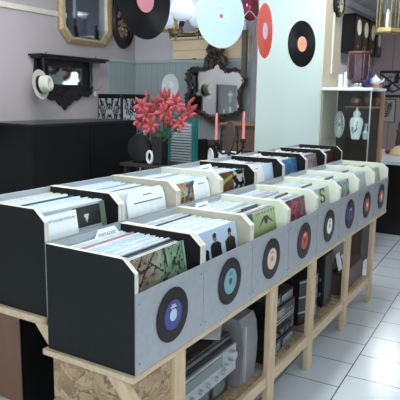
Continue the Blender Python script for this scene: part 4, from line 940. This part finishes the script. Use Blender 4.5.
m_ = MB(); RM = Matrix.Rotation(-.85, 3, 'Z')
for i in range(18):
    a_ = 2 * PI * i / 18; m_.tube([Vector((-.56, 3.45, 1.093)) + RM @ Vector((.02 * math.cos(a_), -.008, .02 * math.sin(a_))), Vector((-.56, 3.45, 1.093)) + RM @ Vector((.09 * math.cos(a_ + .2), -.016, .10 * math.sin(a_ + .2)))], .002, 4)
obj('cut_ribs', m_, MT['white'], t)
for i, (x, r, h_) in enumerate(((-.50, .045, .10), (-.40, .036, .11), (-.33, .028, .085))):
    o = obj('copper_vase', MB().lathe([(r * .5, 0), (r, h_ * .3), (r * .95, h_ * .6), (r * .5, h_ * .8), (r * .7, h_)], (x, gy1 - .075, 1.2405), 'Z', 20), MT['copper'], None, True)
    tag(o, ['squat', 'taller', 'slim'][i] + ' copper-lustre vase on the upper shelf in the glass cabinet', 'vase', 'copper-lustre vases')
o = obj('crystal_bottle', MB().lathe([(.022, 0), (.026, .05), (.012, .07), (.01, .10), (.016, .12), (.002, .13)], (-.36, 3.48, .9815), 'Z', 10), mat('crystal', (.40, .45, .44), .12, .2), None, True); tag(o, 'small cut crystal bottle right of the porcelain jar', 'bottle')
# on top of it
jc = Vector((-.435, 3.42, zt + .0005))
t = thing('glass_jar', 'large purple-brown glass jar on the white cabinet top', 'jar', jc)
obj('foot', MB().lathe([(.045, 0), (.048, .008), (.03, .02), (.05, .032)], jc, 'Z', 24), MT['chrome'], t, True)
obj('bowl', MB().lathe([(.040, .033), (.074, .06), (.080, .12), (.080, .22), (.078, .255)], jc, 'Z', 28), MT['jar'], t, True)
obj('rim', MB().lathe([(.079, .256), (.083, .262), (.083, .272), (.076, .276)], jc, 'Z', 28), MT['copper'], t, True)
for i in range(8): a_ = i * PI / 4; obj('rib', MB().tube([jc + Vector((.082 * math.cos(a_), .082 * math.sin(a_), z)) for z in (.07, .16, .25)], .003, 5), MT['copper'], t)
o = obj('blue_vase', MB().lathe([(.03, 0), (.042, .05), (.044, .11), (.032, .15), (.038, .165)], (-.415, 3.56, zt + .0005), 'Z', 22), MT['cobalt'], None, True); tag(o, 'cobalt blue vase half hidden behind the purple-brown jar', 'vase')
tp = Vector((-.355, 3.655, zt + .0005)); t = thing('teapot', 'small white teapot at the right of the cabinet top', 'teapot', tp)
tb = Vector((0, 0, .03))
obj('teapot_stand', MB().box(tp + Vector((-.05, -.05, 0)), tp + Vector((.05, .05, .03)), .003), MT['mwood'], t)
obj('pot_body', MB().lathe([(.028, 0), (.042, .015), (.046, .03), (.034, .048), (.02, .054)], tp + tb, 'Z', 22), MT['white'], t, True)
obj('lid', MB().lathe([(.021, .0545), (.016, .064), (.006, .068), (.007, .076), (.002, .08)], tp + tb, 'Z', 16), MT['white'], t, True)
obj('spout', MB().tube([tp + tb + Vector((.04, 0, .02)), tp + tb + Vector((.06, 0, .03)), tp + tb + Vector((.07, 0, .05))], [.009, .007, .005], 8), MT['white'], t, True)
obj('handle', MB().tube([tp + tb + Vector((-.038, 0, .042)), tp + tb + Vector((-.062, 0, .042)), tp + tb + Vector((-.064, 0, .02)), tp + tb + Vector((-.04, 0, .014))], .004, 6), MT['white'], t, True)
for i, x in enumerate((-.60, -.555)):
    o = obj('white_candle', MB().lathe([(.019, 0), (.019, .105 + .02 * i), (.004, .11 + .02 * i)], (x, 3.52, zt + .0005), 'Z', 16), MT['white'], None, True); tag(o, ('shorter' if i == 0 else 'taller') + ' white pillar candle on the cabinet top beside the cream pillar', 'candle', 'white candles')

# ================================================================ DARK COUNTER, RIGHT
t = thing('dark_counter', 'black counter with pearl-grey top beyond the racks', 'counter', (-.4, 4.9, 0))
obj('counter_body', MB().box((-.78, 4.49, .0), (-.22, 5.6, .695), .004), MT['blacklac'], t)
obj('counter_top', MB().box((-.80, 4.36, .6955), (-.10, 5.72, .725), .004), MT['frost'], t)
for j in range(3): obj('drawer', MB().box((-.2195, 4.55 + j * .35, .42), (-.21, 4.86 + j * .35, .66), .003), MT['dwood'], t)
o = obj('straw_basket_hat', MB().lathe([(.15, 0), (.155, .01), (.13, .05), (.10, .085), (.05, .10), (.01, .102)], (-.375, 5.15, .7255), 'Z', 28), MT['amber'], None, True); tag(o, 'domed straw-yellow shade lying on the grey counter top', 'lamp shade')
fc = Vector((-.485, 5.30, .7255)); t = thing('figurine', 'slender dark figurine on the grey counter by the pink wall', 'figurine', fc)
obj('figure', MB().lathe([(.035, 0), (.035, .02), (.018, .03), (.032, .10), (.024, .16), (.018, .20), (.026, .24), (.010, .27), (.016, .29), (.012, .315), (.004, .345)], fc, 'Z', 14), MT['dwood'], t, True)
obj('arm', MB().tube([fc + Vector((0, 0, .24)), fc + Vector((.035, 0, .20)), fc + Vector((.03, 0, .14))], .007, 6), MT['dwood'], t)
o = obj('red_ball', MB().ball((-.545, 5.12, .7555), .03), MT['redm'], None, True); tag(o, 'dark red glazed ball at the figurine\'s foot', 'ornament')
o = obj('curved_stand', MB().tube([(-.44, 4.42, .7295), (-.44, 4.42, .76), (-.45, 4.42, .79), (-.48, 4.42, .81), (-.52, 4.42, .80), (-.54, 4.42, .77)], .004, 6), MT['chrome'], None, True); tag(o, 'thin chrome hook-shaped stand at the near edge of the counter', 'stand')
